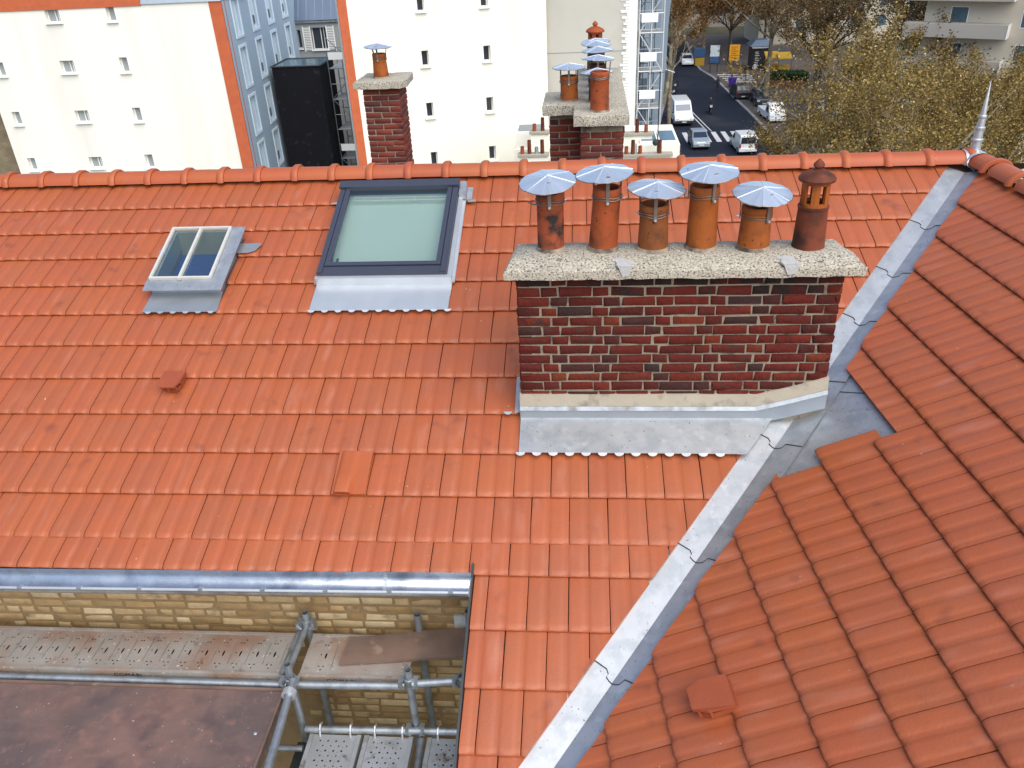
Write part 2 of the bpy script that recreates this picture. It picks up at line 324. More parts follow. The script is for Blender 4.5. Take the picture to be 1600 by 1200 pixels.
# holes in the main roof: small skylight, large skylight, chimney
HOLES = [(.44,1.06,2.085,3.02), (1.87,3.0,2.085,3.62), (3.655,5.80,.69,1.44)]
UL = -3.4
us = sorted({UL, 3.40, 9.0}|{x for h in HOLES for x in h[:2]}); vs = sorted({-2.6, -.19, RIDGE_V}|{x for h in HOLES for x in h[2:]})
bm = bmesh.new()
for a, b in zip(us, us[1:]):
    for c, d in zip(vs, vs[1:]):
        mu, mv = (a+b)/2, (c+d)/2
        if any(h[0] < mu < h[1] and h[2] < mv < h[3] for h in HOLES[:2]): continue
        if mv < -.19 and mu < 3.4: continue
        f = bm.faces.new([bm.verts.new(P1(x, y, -.075)) for x, y in ((a,c),(b,c),(b,d),(a,d))])
pc = CRE.cross(N1).normalized()
if pc.x > 0: pc = -pc
clip(bm, B2, pc)
bmesh.ops.remove_doubles(bm, verts=bm.verts, dist=1e-4)
r = bmesh.ops.extrude_face_region(bm, geom=bm.faces[:]); bmesh.ops.translate(bm, verts=[e for e in r['geom'] if isinstance(e, bmesh.types.BMVert)], vec=-N1*.1)
# far slope of the main roof
RP = P1(0, RIDGE_V, -.075); yb = RP.y; zb = RP.z
far = [(UL, 0), (8.4, 0), (8.4, 5.2), (UL, 5.2)]
vv = [bm.verts.new((O1.x+u, yb+t*math.cos(SL), zb-.005-t*math.sin(SL))) for u, t in far]; bm.faces.new(vv)
bmesh.ops.recalc_face_normals(bm, faces=bm.faces)
main_roof = struct(link('main_roof', bm_mesh(bm, 'main_roof', M['felt']))); main_roof['label'] = 'orange clay tiled roof slope facing the viewer'
# wing roof board with the cut back beside the chimney
bm = bmesh.new()
vv = [bm.verts.new(P2(u, v, -.075)) for u, v in ((du1+.35, dv1+.16), (du0-1.2, dv0-1.2), (-3.2, dv0-1.2), (-3.2, WR_V), (du1+.1, WR_V))]
bm.faces.new(vv)
r = bmesh.ops.extrude_face_region(bm, geom=bm.faces[:]); bmesh.ops.translate(bm, verts=[e for e in r['geom'] if isinstance(e, bmesh.types.BMVert)], vec=-N2*.1)
q = P2(0, WR_V, -.08); hv = Vector((V2.x, V2.y, 0)).normalized()
s2 = math.acos(N2.z)
a_, b_ = P2(du1+.25, WR_V, -.08), P2(-3.2, WR_V, -.08); dn = hv*math.cos(s2)*5-Vector((0,0,math.sin(s2)*5))
bm.faces.new([bm.verts.new(p) for p in (a_, b_, b_+dn, a_+dn)])
bmesh.ops.recalc_face_normals(bm, faces=bm.faces)
wing_roof = struct(link('wing_roof', bm_mesh(bm, 'wing_roof', M['felt']))); wing_roof['label'] = 'red clay tiled wing roof right of the zinc valley'
# --- lay the main slope
W1 = .25; VALLEY_GAP = .185
pe = B2 + U1*(-VALLEY_GAP); verge_u = 3.41
rows1 = [(r, (11-r)*GA) for r in range(1, 12)] + [(12, -.224), (13, -.578), (14, -.927), (15, -1.285), (16, -1.64), (17, -1.99)]
for r, vb in rows1:
    off = 0. if r % 2 == 1 else .5
    for k in range(-15, 36):
        u = (k+off)*W1
        if u < UL: continue
        if r >= 13 and u+W1 < verge_u: continue
        clips = []; holes = []
        cu = cre1(vb+.2)-VALLEY_GAP
        if u > cre1(vb+TLEN)-VALLEY_GAP+.02: continue
        if u+W1 > cre1(vb)-VALLEY_GAP-.3: clips.append((pe, pc))
        if r >= 13 and u < verge_u: clips.append((P1(verge_u,0), U1))
        if vb+TLEN > RIDGE_V: clips.append((P1(0, RIDGE_V-.06), -V1))
        skip = False
        for h in HOLES:
            if u+W1 > h[0]+.004 and u < h[1]-.004 and vb > h[2]-.03 and vb < h[3]-.004:
                if u >= h[0]-.01 and u+W1 <= h[1]+.01 and vb >= h[2]-.01 and vb+GA <= h[3]+.01: skip = True
                else: holes.append((h[0]-u, h[1]-u, h[2]-vb-.02, h[3]-vb))
        if skip: continue
        put_tile(main_roof, P1(u+.0015, vb), R1, W1, clips, holes[:1])
flush_spare(main_roof)
# --- lay the wing
W2 = .2605; pc2 = CRE.cross(N2).normalized()
if pc2.dot(V2) < 0: pc2 = -pc2
pe2 = B2 + D2*(-.195)
vrows = [1.352-.3415*k for k in range(6, 0, -1)]+[1.352, 1.692, 2.036, 2.376, 2.713, 3.06, 3.425, 3.762, 4.118]
ph0 = {0: .161, 1: .031}
for i, vb in enumerate(vrows):
    ph = ph0[(i+1) % 2] if i != 6 else .039
    top = vrows[i+1] if i+1 < len(vrows) else 4.5
    for k in range(-14, 22):
        u = ph + k*W2                                       # far edge of the tile; it spans u-W2 .. u
        if u-W2 > cre2(vb+TLEN)-.2 or u < -2.8: continue
        clips = []; holes = []
        if u > cre2(vb)-.195-.02: clips.append((pe2, pc2))
        if vb+TLEN > WR_V: clips.append((P2(0, WR_V-.05), -V2))
        if abs(vb-1.692) < .01 and u > 1.62: continue
        if abs(vb-2.036) < .01 and u > 1.66: continue
        if abs(vb-2.376) < .01 and u > 1.72: clips.append((P2(0, 2.53), V2))
        put_tile(wing_roof, P2(u-.0015, vb), R2, W2, clips, holes)
flush_spare(wing_roof)
# --- ridge caps
def ridge_bm(l, r0, lift):
    b = MB(); n = 9; rows = []
    prof = [(0, 1.0), (.012, 1.015), (l-.075, 1.0), (l-.062, 1.16), (l-.045, 1.26), (l-.012, 1.27), (l, 1.2), (l, 1.02)]
    for y, s in prof:
        rows.append([(math.cos(math.pi*(k/n))*r0*s*1.12, y, math.sin(math.pi*(k/n))*r0*s*.86-.015) for k in range(n+1)])
    b.sheet(rows)
    inner = [(math.cos(math.pi*(k/n))*r0*1.0, 0, math.sin(math.pi*(k/n))*r0*.74-.015) for k in range(n+1)]
    inn2 = [(p[0], l, p[2]) for p in inner]
    b.sheet([rows[0], inner]); b.sheet([inner, inn2]); b.sheet([rows[-1], inn2])
    return b.mesh('ridge_cap', M['ridge'], 40)
cap_me = ridge_bm(.372, .105, 0)
def caps(a, b, step, parent, first=0.):
    d = (b-a); n = int(d.length/step); d.normalize(); x = Vector((d.y, -d.x, 0)).normalized(); z = x.cross(d)
    Rm = Matrix((x, d, z)).transposed().to_4x4()
    for k in range(n):
        o = link('ridge_cap', cap_me); o.parent = parent
        mw = Rm @ Matrix.Rotation(random.uniform(-.012,.012), 4, 'Z') @ Matrix.Rotation(random.uniform(-.02,.02), 4, 'Y'); mw.translation = a + d*(k*step) + Vector((0,0,random.uniform(-.004,.004))); o.matrix_world = mw
zr = P1(0, RIDGE_V).z - .02
caps(Vector((O1.x+7.60-.366*28-.01, P1(0,RIDGE_V).y, zr)), Vector((O1.x+7.60, P1(0,RIDGE_V).y, zr)), .366, main_roof)
wa, wb = P2(4.18, WR_V-.035), P2(-2.6, WR_V-.035)
wtop = Vector((O1.x+7.62, P1(0,RIDGE_V).y, zr)); wdir = -D2
caps(wtop - D2*.02, wtop - D2*6.2, .41, wing_roof)
# ------------------------------------------------------------------ zinc valley
valley = thing('zinc_valley', B2, 'long creased zinc valley running diagonally between the two tiled slopes', 'valley flashing')
pm1 = CRE.cross(N1).normalized(); pm1 = pm1 if pm1.x < 0 else -pm1            # across, up the main slope
pm2 = CRE.cross(N2).normalized(); pm2 = pm2 if pm2.dot(V2) > 0 else -pm2     # across, up the wing slope
def cre_t(x, y):                                           # distance along the crease of a pixel row of the photo
    pass
seams = [-1.9, .62, 1.56, 2.62, 3.30, 4.02, 4.66, 5.36, CLEN-.06]
for k in range(len(seams)-1):
    s0, s1 = seams[k], seams[k+1]; h0, h1 = .002, -.004
    def edge(s, h, bulge):
        pts = []
        for d in (.185, .07, .045): pts.append(B2 + CRE*(s+ (0 if d > .05 else -.02*bulge)) + pm1*d + N1*h)
        for w in (-.6, -.3, 0, .3, .6):
            d = .045*w/.6; q = B2 + CRE*(s-.055*bulge*math.cos(w*1.2)) + Vector((0,0,h))
            pts.append(q + (pm1*(-d) if w < 0 else pm2*d if w > 0 else Vector((0,0,0))))
        for d in (.06, .185): pts.append(B2 + CRE*s + pm2*d + N2*h)
        return pts
    lo, hi = edge(s0, h0, 1 if k else 0), edge(s1+.05, h1, 0)
    lob = [p - Vector((0,0,.006)) for p in lo]
    b = MB(); b.sheet([lob, lo, hi]); b.build('zinc_sheet', M['zinc'], valley)
    if k:
        b = MB(); b.path([p - CRE*.002 - Vector((0,0,.004)) for p in lo[:]], .0032, 5); b.build('seam_shade', M['seam_shade'], valley)  # dark tube drawn along the overlap as the shade of its thin step
# side apron below the chimney that widens the valley
b = MB(); ap = [P2(2.5, 2.62, -.050), P2(1.6, 2.62, -.050), P2(1.42, 2.5, -.050), P2(1.42, 1.72, -.050), P2(1.25, 1.34, -.050), P2(1.34,1.345,-.050), P2(2.57,2.58,-.050)]
b.prism(ap, -N2*.004); b.build('saddle_sheet', M['zinc'], valley)
b = MB(); b.path([P2(2.30, 2.32, -.042), P2(2.16, 2.36, -.046), P2(2.0, 2.53, -.046)], .003, 5); b.build('seam_shade', M['seam_shade'], valley)  # same dark tube, shade line painted across the saddle sheet
# ------------------------------------------------------------------ spire
sp = Vector((O1.x+7.605, P1(0,RIDGE_V).y, zr+.075))
spire = thing('roof_finial', sp, 'pointed ribbed zinc finial standing where the two ridges meet', 'finial')
b = MB(); b.lathe([(.045,0),(.042,.08),(.051,.09),(.051,.105),(.039,.115),(.035,.185),(.044,.193),(.044,.208),(.032,.216),(.027,.285),(.035,.293),(.035,.307),(.024,.315),(.002,.60),(0,.604)], 20, sp); b.build('spike', M['zinc'], spire, 40)
b = MB(); n = 10; Rz = .115
for (d, la, lb) in ((Vector((-1,0,0)), .0, .10), (-D2, .0, .13)):
    x = Vector((-d.y, d.x, 0)); rows = []
    for s in (-.03, la+lb*.6, lb):
        rows.append([sp + d*s + x*(math.cos(math.pi*k/n)*.13) + Vector((0,0, math.sin(math.pi*k/n)*.105-.095)) for k in range(n+1)])
    b.sheet(rows)
b.build('collar', M['zinc_new'], spire, 40)
b = MB(); c0 = sp + Vector((-.03,-.03,.0)); tip = sp + Vector((-.045,-.17,-.135))
l = sp + Vector((-.13,-.07,-.045)); r = sp + Vector((.055,-.09,-.045))
b.add([c0, l, tip+Vector((-.045,.03,.03)), tip, tip+Vector((.04,.02,.03)), r], [(0,1,2,3),(0,3,4,5)]); b.build('skirt', M['zinc_new'], spire)
# ------------------------------------------------------------------ bricks
def brick_mesh(name, mt, l, h, d, seed):
    rnd = random.Random(seed); b = MB(); o = []
    e = .009
    for y in (0, 1):
        for ins in ((e, 0.) if y == 0 else (0.,)):
            z0 = -h/2+ins; z1 = h/2-ins; x0 = -l/2+ins; x1 = l/2-ins; yy = 0. if (y == 0 and ins > 0) else (e if y == 0 else d)
            o.append([Vector((x0, yy, z0)), Vector((x1, yy, z0)), Vector((x1, yy, z1)), Vector((x0, yy, z1))])
    f = o[0]; mid = []
    for ring in o[:2]:
        for p in ring: p.x += rnd.uniform(-.006,.006); p.z += rnd.uniform(-.0045,.0045); p.y += rnd.uniform(-.002,.004)
    vs = o[0]+o[1]+o[2]; fs = [(0,1,2,3)]
    for a in (0, 4):
        for k in range(4): fs.append((a+k, a+4+k, a+4+(k+1) % 4, a+(k+1) % 4))
    return b.add(vs, fs).mesh(name, mt, 60)
BR = {}
def brick_var(key, mt, l, h, d):
    k = (key, round(l, 3))
    if k not in BR: BR[k] = [brick_mesh('brick', mt, l, h, d, hash((key, i, round(l*1000))) & 0xffff) for i in range(5)]
    return random.choice(BR[k])
def lay_brick(parent, key, mt, pos, rz, l, h=.0605, d=.09):
    o = link('brick', brick_var(key, mt, l, h, d)); attach(o, parent)
    o.location = pos; o.rotation_euler = (random.uniform(-.01,.01), random.uniform(-.012,.012), rz)
    return o
def brick_face(parent, key, mt, a, b, z0, z1, pitch, rz, st=.213, hd=.101, jt=.0135, proud=.005, ends=True, limit=None):
    """courses of alternating stretchers and headers from a to b (xy), facing the -y side turned by rz"""
    a = Vector(a); b = Vector(b); L = (b-a).length; d = (b-a)/L; nrm = Vector((math.sin(rz), -math.cos(rz)))
    n = int((z1-z0)/pitch+1e-3)
    for k in range(n):
        z = z0 + (k+.5)*pitch; x = -random.uniform(0,.012) - (0 if k % 2 == 0 else .17); big = (k % 2 == 0)
        if key == 'cs': x = 0 if k % 2 == 0 else -(st+jt)/2; 
        while x < L-.02:
            w = (st if big else hd)+random.uniform(-.008,.008)
            if key == 'cs': w = st
            s, e = max(x, 0), min(x+w, L)
            if L-e < .035: e = L
            if e-s > .03:
                wq = round(min(max(e-s, .03), .26)/.01)*.01
                p = a + d*((s+e)/2) + nrm*(proud+random.uniform(-.003,.004))
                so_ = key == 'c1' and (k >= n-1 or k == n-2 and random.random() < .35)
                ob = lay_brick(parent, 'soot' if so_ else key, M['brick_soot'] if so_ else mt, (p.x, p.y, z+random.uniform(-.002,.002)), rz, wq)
                ob.scale.x = (e-s)/wq
            x = e+jt if e < L else L
            if key != 'cs': big = not big
# ------------------------------------------------------------------ the large chimney
CX0, CX1, CY0, CY1 = -.432, 1.652, 4.999, 5.315; CB, CT = -3.02+H, -2.065+H
chim = thing('brick_chimney', Vector((.6, 5.17, -3.15+H)), 'wide dark red brick chimney with pebbled concrete cap beside the zinc valley', 'chimney')
b = MB(); b.bb(CX0+.006, CX1-.006, CY0+.006, CY1-.006, -3.75+H, CT+.02); b.build('mortar_core', M['mortar'], chim)
brick_face(chim, 'c1', M['brick_red'], (CX0, CY0), (CX1, CY0), CB, CT, .0715, 0)
brick_face(chim, 'c1', M['brick_red'], (CX0, CY1), (CX0, CY0), CB, CT, .0715, -math.pi/2)
brick_face(chim, 'c1', M['brick_red'], (CX1, CY0), (CX1, CY1), CB, CT, .0715, math.pi/2)
def slab(poly_top, z1, th, seed, crown=0.):                 # rough slab from an outline, slightly sloping edge
    rnd = random.Random(seed); pts = []
    n = len(poly_top)
    for i in range(n):
        a, c = Vector(poly_top[i]), Vector(poly_top[(i+1) % n]); m_ = max(1, int((c-a).length/.06))
        for k in range(m_): p = a.lerp(c, k/m_); pts.append(p)
    b = MB(); cen = sum(pts, Vector((0,0)))/len(pts); rings = []
    for z, s, j in ((z1-th, .0, .004), (z1-th*.25, .004, .004), (z1-.006, .0, .004), (z1, -.014, .004)):
        ring = []
        for p in pts:
            q = p + (p-cen).normalized()*(s+rnd.uniform(-j, j)); ring.append(Vector((q.x, q.y, z+rnd.uniform(-.004,.004))))
        rings.append(ring)
    m_ = len(pts)
    for r0, r1 in zip(rings, rings[1:]):
        b.add(r0+r1, [(k, (k+1) % m_, m_+(k+1) % m_, m_+k) for k in range(m_)])
    if crown:
        inner = [Vector((cen.x+(p.x-cen.x)*.96, cen.y+(p.y-cen.y)*.35, z1+crown+rnd.uniform(-.003,.003))) for p in pts]; b.add(rings[-1]+inner, [(k, (k+1) % m_, m_+(k+1) % m_, m_+k) for k in range(m_)]); rings.append(inner)
    b.add(rings[-1], [tuple(range(m_))]); b.add(rings[0], [tuple(range(m_-1,-1,-1))])
    me = b.mesh('slab', None); bm = bmesh.new(); bm.from_mesh(me); bmesh.ops.remove_doubles(bm, verts=bm.verts, dist=1e-5); bmesh.ops.triangulate(bm, faces=[f for f in bm.faces if len(f.verts) > 4]); bm.to_mesh(me); bm.free()
    return me
me = slab([(-.50,4.89),(1.745,4.89),(1.675,5.37),(-.45,5.39)], -2.0+H, .066, 5, .034); me.materials.append(M['concrete']); smoothm(me, 50)
cap = link('concrete_cap', me, chim)
def patch(par, pts, z, y0, zb):                            # smear of cement over the top and down the front edge
    b = MB(); rnd = random.Random(len(pts)); c = sum((Vector(p) for p in pts), Vector((0,0)))/len(pts); ring = []
    out = []
    for i in range(len(pts)):
        a, d = Vector(pts[i]), Vector(pts[(i+1) % len(pts)])
        for k in range(5): q = a.lerp(d, k/5); q += Vector((rnd.uniform(-.012,.012), rnd.uniform(-.012,.012) if q.y > y0+.01 else 0)); out.append(q)
    n = len(out); b.add([(p.x, max(p.y, y0), z+.006) for p in out]+[(p.x+(p.x-c.x)*.08, max(p.y, y0), z-.004) for p in out]+[(c.x, c.y, z+.011)], [(k, (k+1) % n, 2*n) for k in range(n)]+[(k, n+k, n+(k+1) % n, (k+1) % n) for k in range(n)])
    fr = [p for p in out if p.y <= y0+.02]; x0 = min(p.x for p in fr); x1 = max(p.x for p in fr)
    b.add([(x0, y0-.004, z+.004), (x1, y0-.004, z+.004), (x1-.02, y0-.006, zb+.03), (x0+.03, y0-.006, zb+.02), (x0, y0+.01, z+.004), (x1, y0+.01, z+.004), (x1-.02, y0+.01, zb+.03), (x0+.03, y0+.01, zb+.02)], [(0,1,2,3),(0,3,7,4),(1,2,6,5),(2,3,7,6)])
    b.build('cement_patch', M['patch'], par, 50)
patch(cap, [(.17,5.09),(.24,5.09),(.32,4.94),(.31,4.884),(.22,4.884),(.2,5.0)], -1.980+H, 4.884, -2.066+H)
patch(cap, [(1.23,5.08),(1.32,5.08),(1.335,4.884),(1.25,4.884),(1.22,5.0)], -1.980+H, 4.884, -2.066+H)
# cream band, lead upstand and apron at the foot
b = MB()
zf = lambda x: max(-3.098, -3.098+(x-1.22)*.30)
xs = [CX0-.012, .4, 1.2, 1.40, CX1+.012]
for a, c in zip(xs, xs[1:]):
    b.hexa([Vw(a, CY0-.022, zf(a)+.02), Vw(c, CY0-.022, zf(c)+.02), Vw(c, CY0+.03, zf(c)+.02), Vw(a, CY0+.03, zf(a)+.02), Vw(a, CY0-.016, zf(a)+.125), Vw(c, CY0-.016, zf(c)+.125), Vw(c, CY0+.03, zf(c)+.125), Vw(a, CY0+.03, zf(a)+.125)])
b.build('render_band', M['render_cream'], chim)
b = MB(); b2 = MB()
for a, c in zip(xs, xs[1:]):
    top = .030; bt = -.075
    for bb_, y0, y1, t0, t1 in ((b, .030, .026, -.11, .028), (b2, .040, .026, .008, .034)):
        bb_.hexa([Vw(a, CY0-y0, zf(a)+t0), Vw(c, CY0-y0, zf(c)+t0), Vw(c, CY0, zf(c)+t0), Vw(a, CY0, zf(a)+t0), Vw(a, CY0-y1, zf(a)+t1), Vw(c, CY0-y1, zf(c)+t1), Vw(c, CY0, zf(c)+t1), Vw(a, CY0, zf(a)+t1)])
b.build('lead_upstand', M['lead'], chim); b2.build('lead_drip', M['steel'], chim)
def scallops(par, u0, u1, v, n, mt, r=.021, h=.012):       # rounded lead tongues dressed into the tile channels
    for k in range(n):
        u = u0+(u1-u0)*(k+.5)/n; b = MB(); m_ = 8
        pts = [P1(u+math.cos(math.pi+math.pi*i/m_)*r*1.25, v+math.sin(math.pi+math.pi*i/m_)*r, h-.004*math.sin(math.pi*i/m_)) for i in range(m_+1)]
        b.prism(pts, N1*.003); b.build('lead_tongue', mt, par)
def sheet1(par, name, pts, mt, h=.006, th=.004):
    b = MB(); b.prism([P1(u, v, h if len(q) == 0 else q[0]) for u, v, *q in pts], N1*th); return b.build(name, mt, par)
apron = sheet1(chim, 'lead_apron', [(3.645,.695,.006),(5.19,.69,.006),(5.42,1.02,-.002),(5.42,1.035,-.002),(3.645,1.03,-.002)], M['zinc'])
scallops(chim, 3.60, 5.07, .692, 13, M['zinc'], .026)
b = MB(); b.prism([P1(3.60,1.37,.012), P1(3.665,1.37,.012), P1(3.665,1.05,.012), P1(3.60,1.03,.012)], N1*.004); b.build('side_flashing', M['zinc'], chim)
b = MB(); b.prism([P1(3.55+.028*math.cos(math.pi+math.pi*i/8), 1.045+.026*math.sin(math.pi+math.pi*i/8), .012) for i in range(9)], N1*.003); b.build('lead_tongue', M['zinc_new'], chim)
# ------------------------------------------------------------------ chimney pots
def cone_cap(par, c, r, h, mt=None, seed=0, tilt=(0,0)):    # shallow folded cowl of eight panels
    rnd = random.Random(seed); b = MB(); n = 6; m_ = 7; R = (Matrix.Rotation(tilt[0], 3, 'X') @ Matrix.Rotation(tilt[1], 3, 'Y') @ Matrix.Rotation(rnd.uniform(0,.8), 3, 'Z'))
    rings = [[], []]; N = n*m_
    for i in range(N):
        w = 2*math.pi*i/N; rr = r*(1+rnd.uniform(-.012,.012)); z = rnd.uniform(-.003,.003) - (.0 if i % m_ == 0 else .002)
        rings[0].append(Vector((rr*math.cos(w), rr*math.sin(w), z))); rings[1].append(Vector((rr*math.cos(w), rr*math.sin(w), z-.006)))
    top = Vector((0,0,h)); vs = [Vector(c)+R @ p for p in rings[0]+rings[1]+[top]]
    fs = [(k, (k+1) % N, 2*N) for k in range(N)]+[(k, N+k, N+(k+1) % N, (k+1) % N) for k in range(N)]+[tuple(range(2*N-1, N-1, -1))]
    o = b.add(vs, fs).build('rain_cowl', mt or M['cowl'], par)
    b = MB()
    for k in range(n):
        w = 2*math.pi*k/n; b.tube(Vector(c)+R @ Vector((0,0,h+.001)), Vector(c)+R @ Vector((r*math.cos(w), r*math.sin(w), .001)), .0027, 5)
    b.build('fold_ridge', mt or M['cowl_fold'], o)
    b = MB(); b.path([vs[k]+Vector((0,0,-.003)) for k in range(N)]+[vs[0]+Vector((0,0,-.003))], .0034, 4); b.build('hem', M['strap'], o)
M['cowl'] = mat('cowl_sheet', (.63,.69,.78), .40, .75, nscale=8, namt=.10, bump=.04, bscale=10, rvar=.06)
M['cowl_fold'] = mat('cowl_fold', (.70,.75,.81), .38, .7, nscale=8, namt=.06)
M['strap'] = mat('steel_strap', (.24,.22,.20), .5, .8, nscale=12, namt=.2)
def straps(par, c, z0, rp, rc, zc, angs):
    for w in angs:
        d = Vector((math.cos(w), math.sin(w), 0)); t = Vector((-d.y, d.x, 0)); b = MB()
        for a, e in ((c+d*(rp+.004)+Vector((0,0,z0-.085)), c+d*(rp+.006)+Vector((0,0,z0+.0))), (c+d*(rp+.006)+Vector((0,0,z0)), c+d*rc+Vector((0,0,zc)))):
            ax = (e-a); b.box((a+e)/2, (.022, .004, ax.length+.006), Matrix((t, ax.normalized().cross(t), ax.normalized())).transposed())
        s = b.build('strap', M['strap'], par)
        b = MB(); p = c+d*(rp+.010)+Vector((0,0,z0-.075)); b.tube(p, p+d*.012, .009, 6); b.build('bolt', M['zinc_new'], s)
def pot(name, base, hgt, r0, r1, mt, label, cowl=None, band=True, angs=(-1.57, .5, 2.6), seed=0, grp='chimney pots on the wide chimney', lean=0., loose=False, cowl_r=.182):
    base = Vector(base); t = thing(name, base, label, 'chimney pot', grp); b = MB()
    dx = lean*hgt
    prof = [(r0*1.03, -.012), (r0*1.02, .015), (r0, .05), ((r0+r1)/2, hgt*.55), (r1*1.02, hgt*.86), (r1*1.07, hgt*.88), (r1*1.07, hgt*.98), (r1*1.02, hgt), (r1*.86, hgt), (r1*.82, hgt*.8), (r1*.82, hgt*.4), (0, hgt*.38)]
    b.lathe(prof, 28, base)
    for i, p in enumerate(b.v): b.v[i] = (p[0]+lean*(p[2]-base.z), p[1], p[2])
    body = b.build('clay_pot', mt, t, 40)
    b = MB(); b.lathe([(r0*1.02, .022), (r0*1.10, .006), (r0*1.22, -.006)], 24, base); b.build('mortar_fillet', M['mortar_dark'], t, 40)
    b = MB(); b.lathe([(0, hgt*.385), (r1*.80, hgt*.39)], 20, base+Vector((lean*hgt*.4,0,0))); b.build('flue_opening', M['pot_dark'], t)
    tc = base + Vector((lean*hgt, 0, 0))
    if cowl is not None:
        cz, tilt, off = cowl; cc = tc + Vector((off[0], off[1], hgt+cz))
        cone_cap(t, cc, cowl_r, .042, seed=seed, tilt=tilt)
        straps(t, tc, base.z*0+hgt-.0, r1*1.08, cowl_r*.62, hgt+cz+.012, angs)
    if band:
        for dz in (.05, .066):
            b = MB(); k = 24; rr = r1*1.10
            b.path([tc+Vector((rr*math.cos(2*math.pi*i/k), rr*math.sin(2*math.pi*i/k), hgt-dz+.004*math.sin(i+seed))) for i in range(k+1)], .003, 4); b.build('clamp_wire', M['strap'], t)
        if loose:
            b = MB(); e = Vector((-1 if seed % 2 == 0 else 1, -.3, .0)); b.path([tc+Vector((0,-r1*1.05,hgt-.05)), tc+e*(r1*1.25)+Vector((0,0,hgt-.075)), tc+e*(r1*1.6)+Vector((0,0,hgt-.06))], .005, 5); b.build('loose_wire', M['strap'], t)
    return t
def lantern(name, base, hgt, r, mt, mt2, label, grp):
    base = Vector(base); t = thing(name, base, label, 'chimney pot', grp); b = MB(); hb = hgt*.50
    b.lathe([(r*1.06,-.01),(r*1.02,.03),(r*.93,hb*.95),(r*.98,hb*.955),(r*.98,hb),(r*.85,hb+.004),(0,hb+.004)], 28, base); b.build('clay_pot', mt2, t, 40)
    b = MB(); z0, z1 = hb, hgt*.80; n = 6; ri, ro = r*.70, r*.88
    for k in range(n):                                     # upright posts between the slots
        w0 = 2*math.pi*(k+.22)/n-1.25; w1 = 2*math.pi*(k+.78)/n-1.25; pts = []
        for w in (w0, (w0+w1)/2, w1): pts.append((ro*math.cos(w), ro*math.sin(w)))
        for w in (w1, (w0+w1)/2, w0): pts.append((ri*math.cos(w), ri*math.sin(w)))
        b.prism([base+Vector((x, y, z0)) for x, y in pts], Vector((0,0,z1-z0)))
    b.lathe([(ro*1.003, z0+.001),(ro*1.003, z0+.025),(ri*.997, z0+.025),(ri*.997, z0+.001)], 28, base)
    b.lathe([(ri*.997, z1-.02),(ro*1.003, z1-.02),(ro*1.003, z1+.002)], 28, base)
    b.build('slotted_lantern', mt, t)
    b = MB(); b.lathe([(ri, z1),(r*1.13, z1),(r*1.16, z1+.014),(r*1.0, z1+.035),(r*.5, z1+.062),(r*.22, z1+.068),(r*.2, z1+.074),(r*.34, z1+.086),(r*.33, z1+.102),(r*.12, z1+.125),(0, z1+.135)], 28, base); b.build('domed_lid', mt2, t, 40)
    return t
zc = -1.966+H; G1 = 'chimney pots on the wide chimney'
pot('chimney_pot', (-.208,5.20,zc), .385, .088, .086, M['pot_sooty'], 'soot-blackened clay pot with tilted cowl, leftmost on the wide chimney', (.075,(.15,-.05),(-.01,-.03)), seed=2, loose=True)
pot('chimney_pot', (.135,5.20,zc), .405, .094, .086, M['pot_red'], 'tall clay pot with wire clamp, second from left on the wide chimney', (.085,(.05,-.06),(-.02,.02)), seed=3, lean=.06, loose=True)
pot('chimney_pot', (.459,5.172,zc), .30, .098, .088, M['pot_ochre'], 'short ochre clay pot, third from left on the wide chimney', (.10,(.05,.05),(.01,.0)), seed=5)
pot('chimney_pot', (.770,5.182,zc), .41, .097, .088, M['pot_orange'], 'tallest bright orange clay pot, fourth from left on the wide chimney', (.085,(.09,-.02),(.02,.0)), seed=8, angs=(-1.1, .8, 2.9))
pot('chimney_pot', (1.103,5.168,zc), .275, .100, .090, M['pot_orange'], 'shortest orange clay pot with low cowl, fifth from left on the wide chimney', (.085,(.14,.02),(.02,-.02)), seed=9, angs=(-1.0, .9, 2.9))
lantern('chimney_pot', (1.451,5.176,zc), .535, .098, M['pot_orange'], M['pot_brown'], 'dark brown lantern pot with slots and domed lid, rightmost on the wide chimney', G1)
# ------------------------------------------------------------------ skylights
def bar1(b, u0, u1, v0, v1, h0, h1): b.hexa([P1(u,v,h0) for u,v in ((u0,v0),(u1,v0),(u1,v1),(u0,v1))]+[P1(u,v,h1) for u,v in ((u0,v0),(u1,v0),(u1,v1),(u0,v1))]); return b
def ring1(u0,u1,v0,v1,w,h0,h1):
    b = MB(); bar1(b,u0,u1,v0,v0+w[0],h0,h1); bar1(b,u0,u1,v1-w[1],v1,h0,h1); bar1(b,u0,u0+w[2],v0+w[0],v1-w[1],h0,h1); bar1(b,u1-w[3],u1,v0+w[0],v1-w[1],h0,h1); return b
sk = thing('roof_skylight', P1(.75,2.3), 'small two-pane zinc skylight with a silver glazing bar', 'skylight')
ring1(.45,1.045,2.33,3.03,(.02,.02,.02,.02),-.07,.082).build('zinc_curb', M['zinc_dull'], sk)
ring1(.405,1.09,2.262,3.066,(.125,.02,.025,.115),.083,.090).build('zinc_tray', M['zinc'], sk)
fr = ring1(.428,.972,2.387,3.048,(.018,.018,.020,.020),.091,.116).build('frame', M['silver_frame'], sk)
b = MB(); bar1(b,.690,.712,2.37,3.03,.100,.126); b.build('glazing_bar', M['silver_frame'], sk)
for a, c in ((.448,.690),(.712,.952)):
    b = MB(); bar1(b,a,c,2.405,3.03,.099,.102); b.build('glass_pane', M['glass'], sk)
b = MB(); dp = -.62
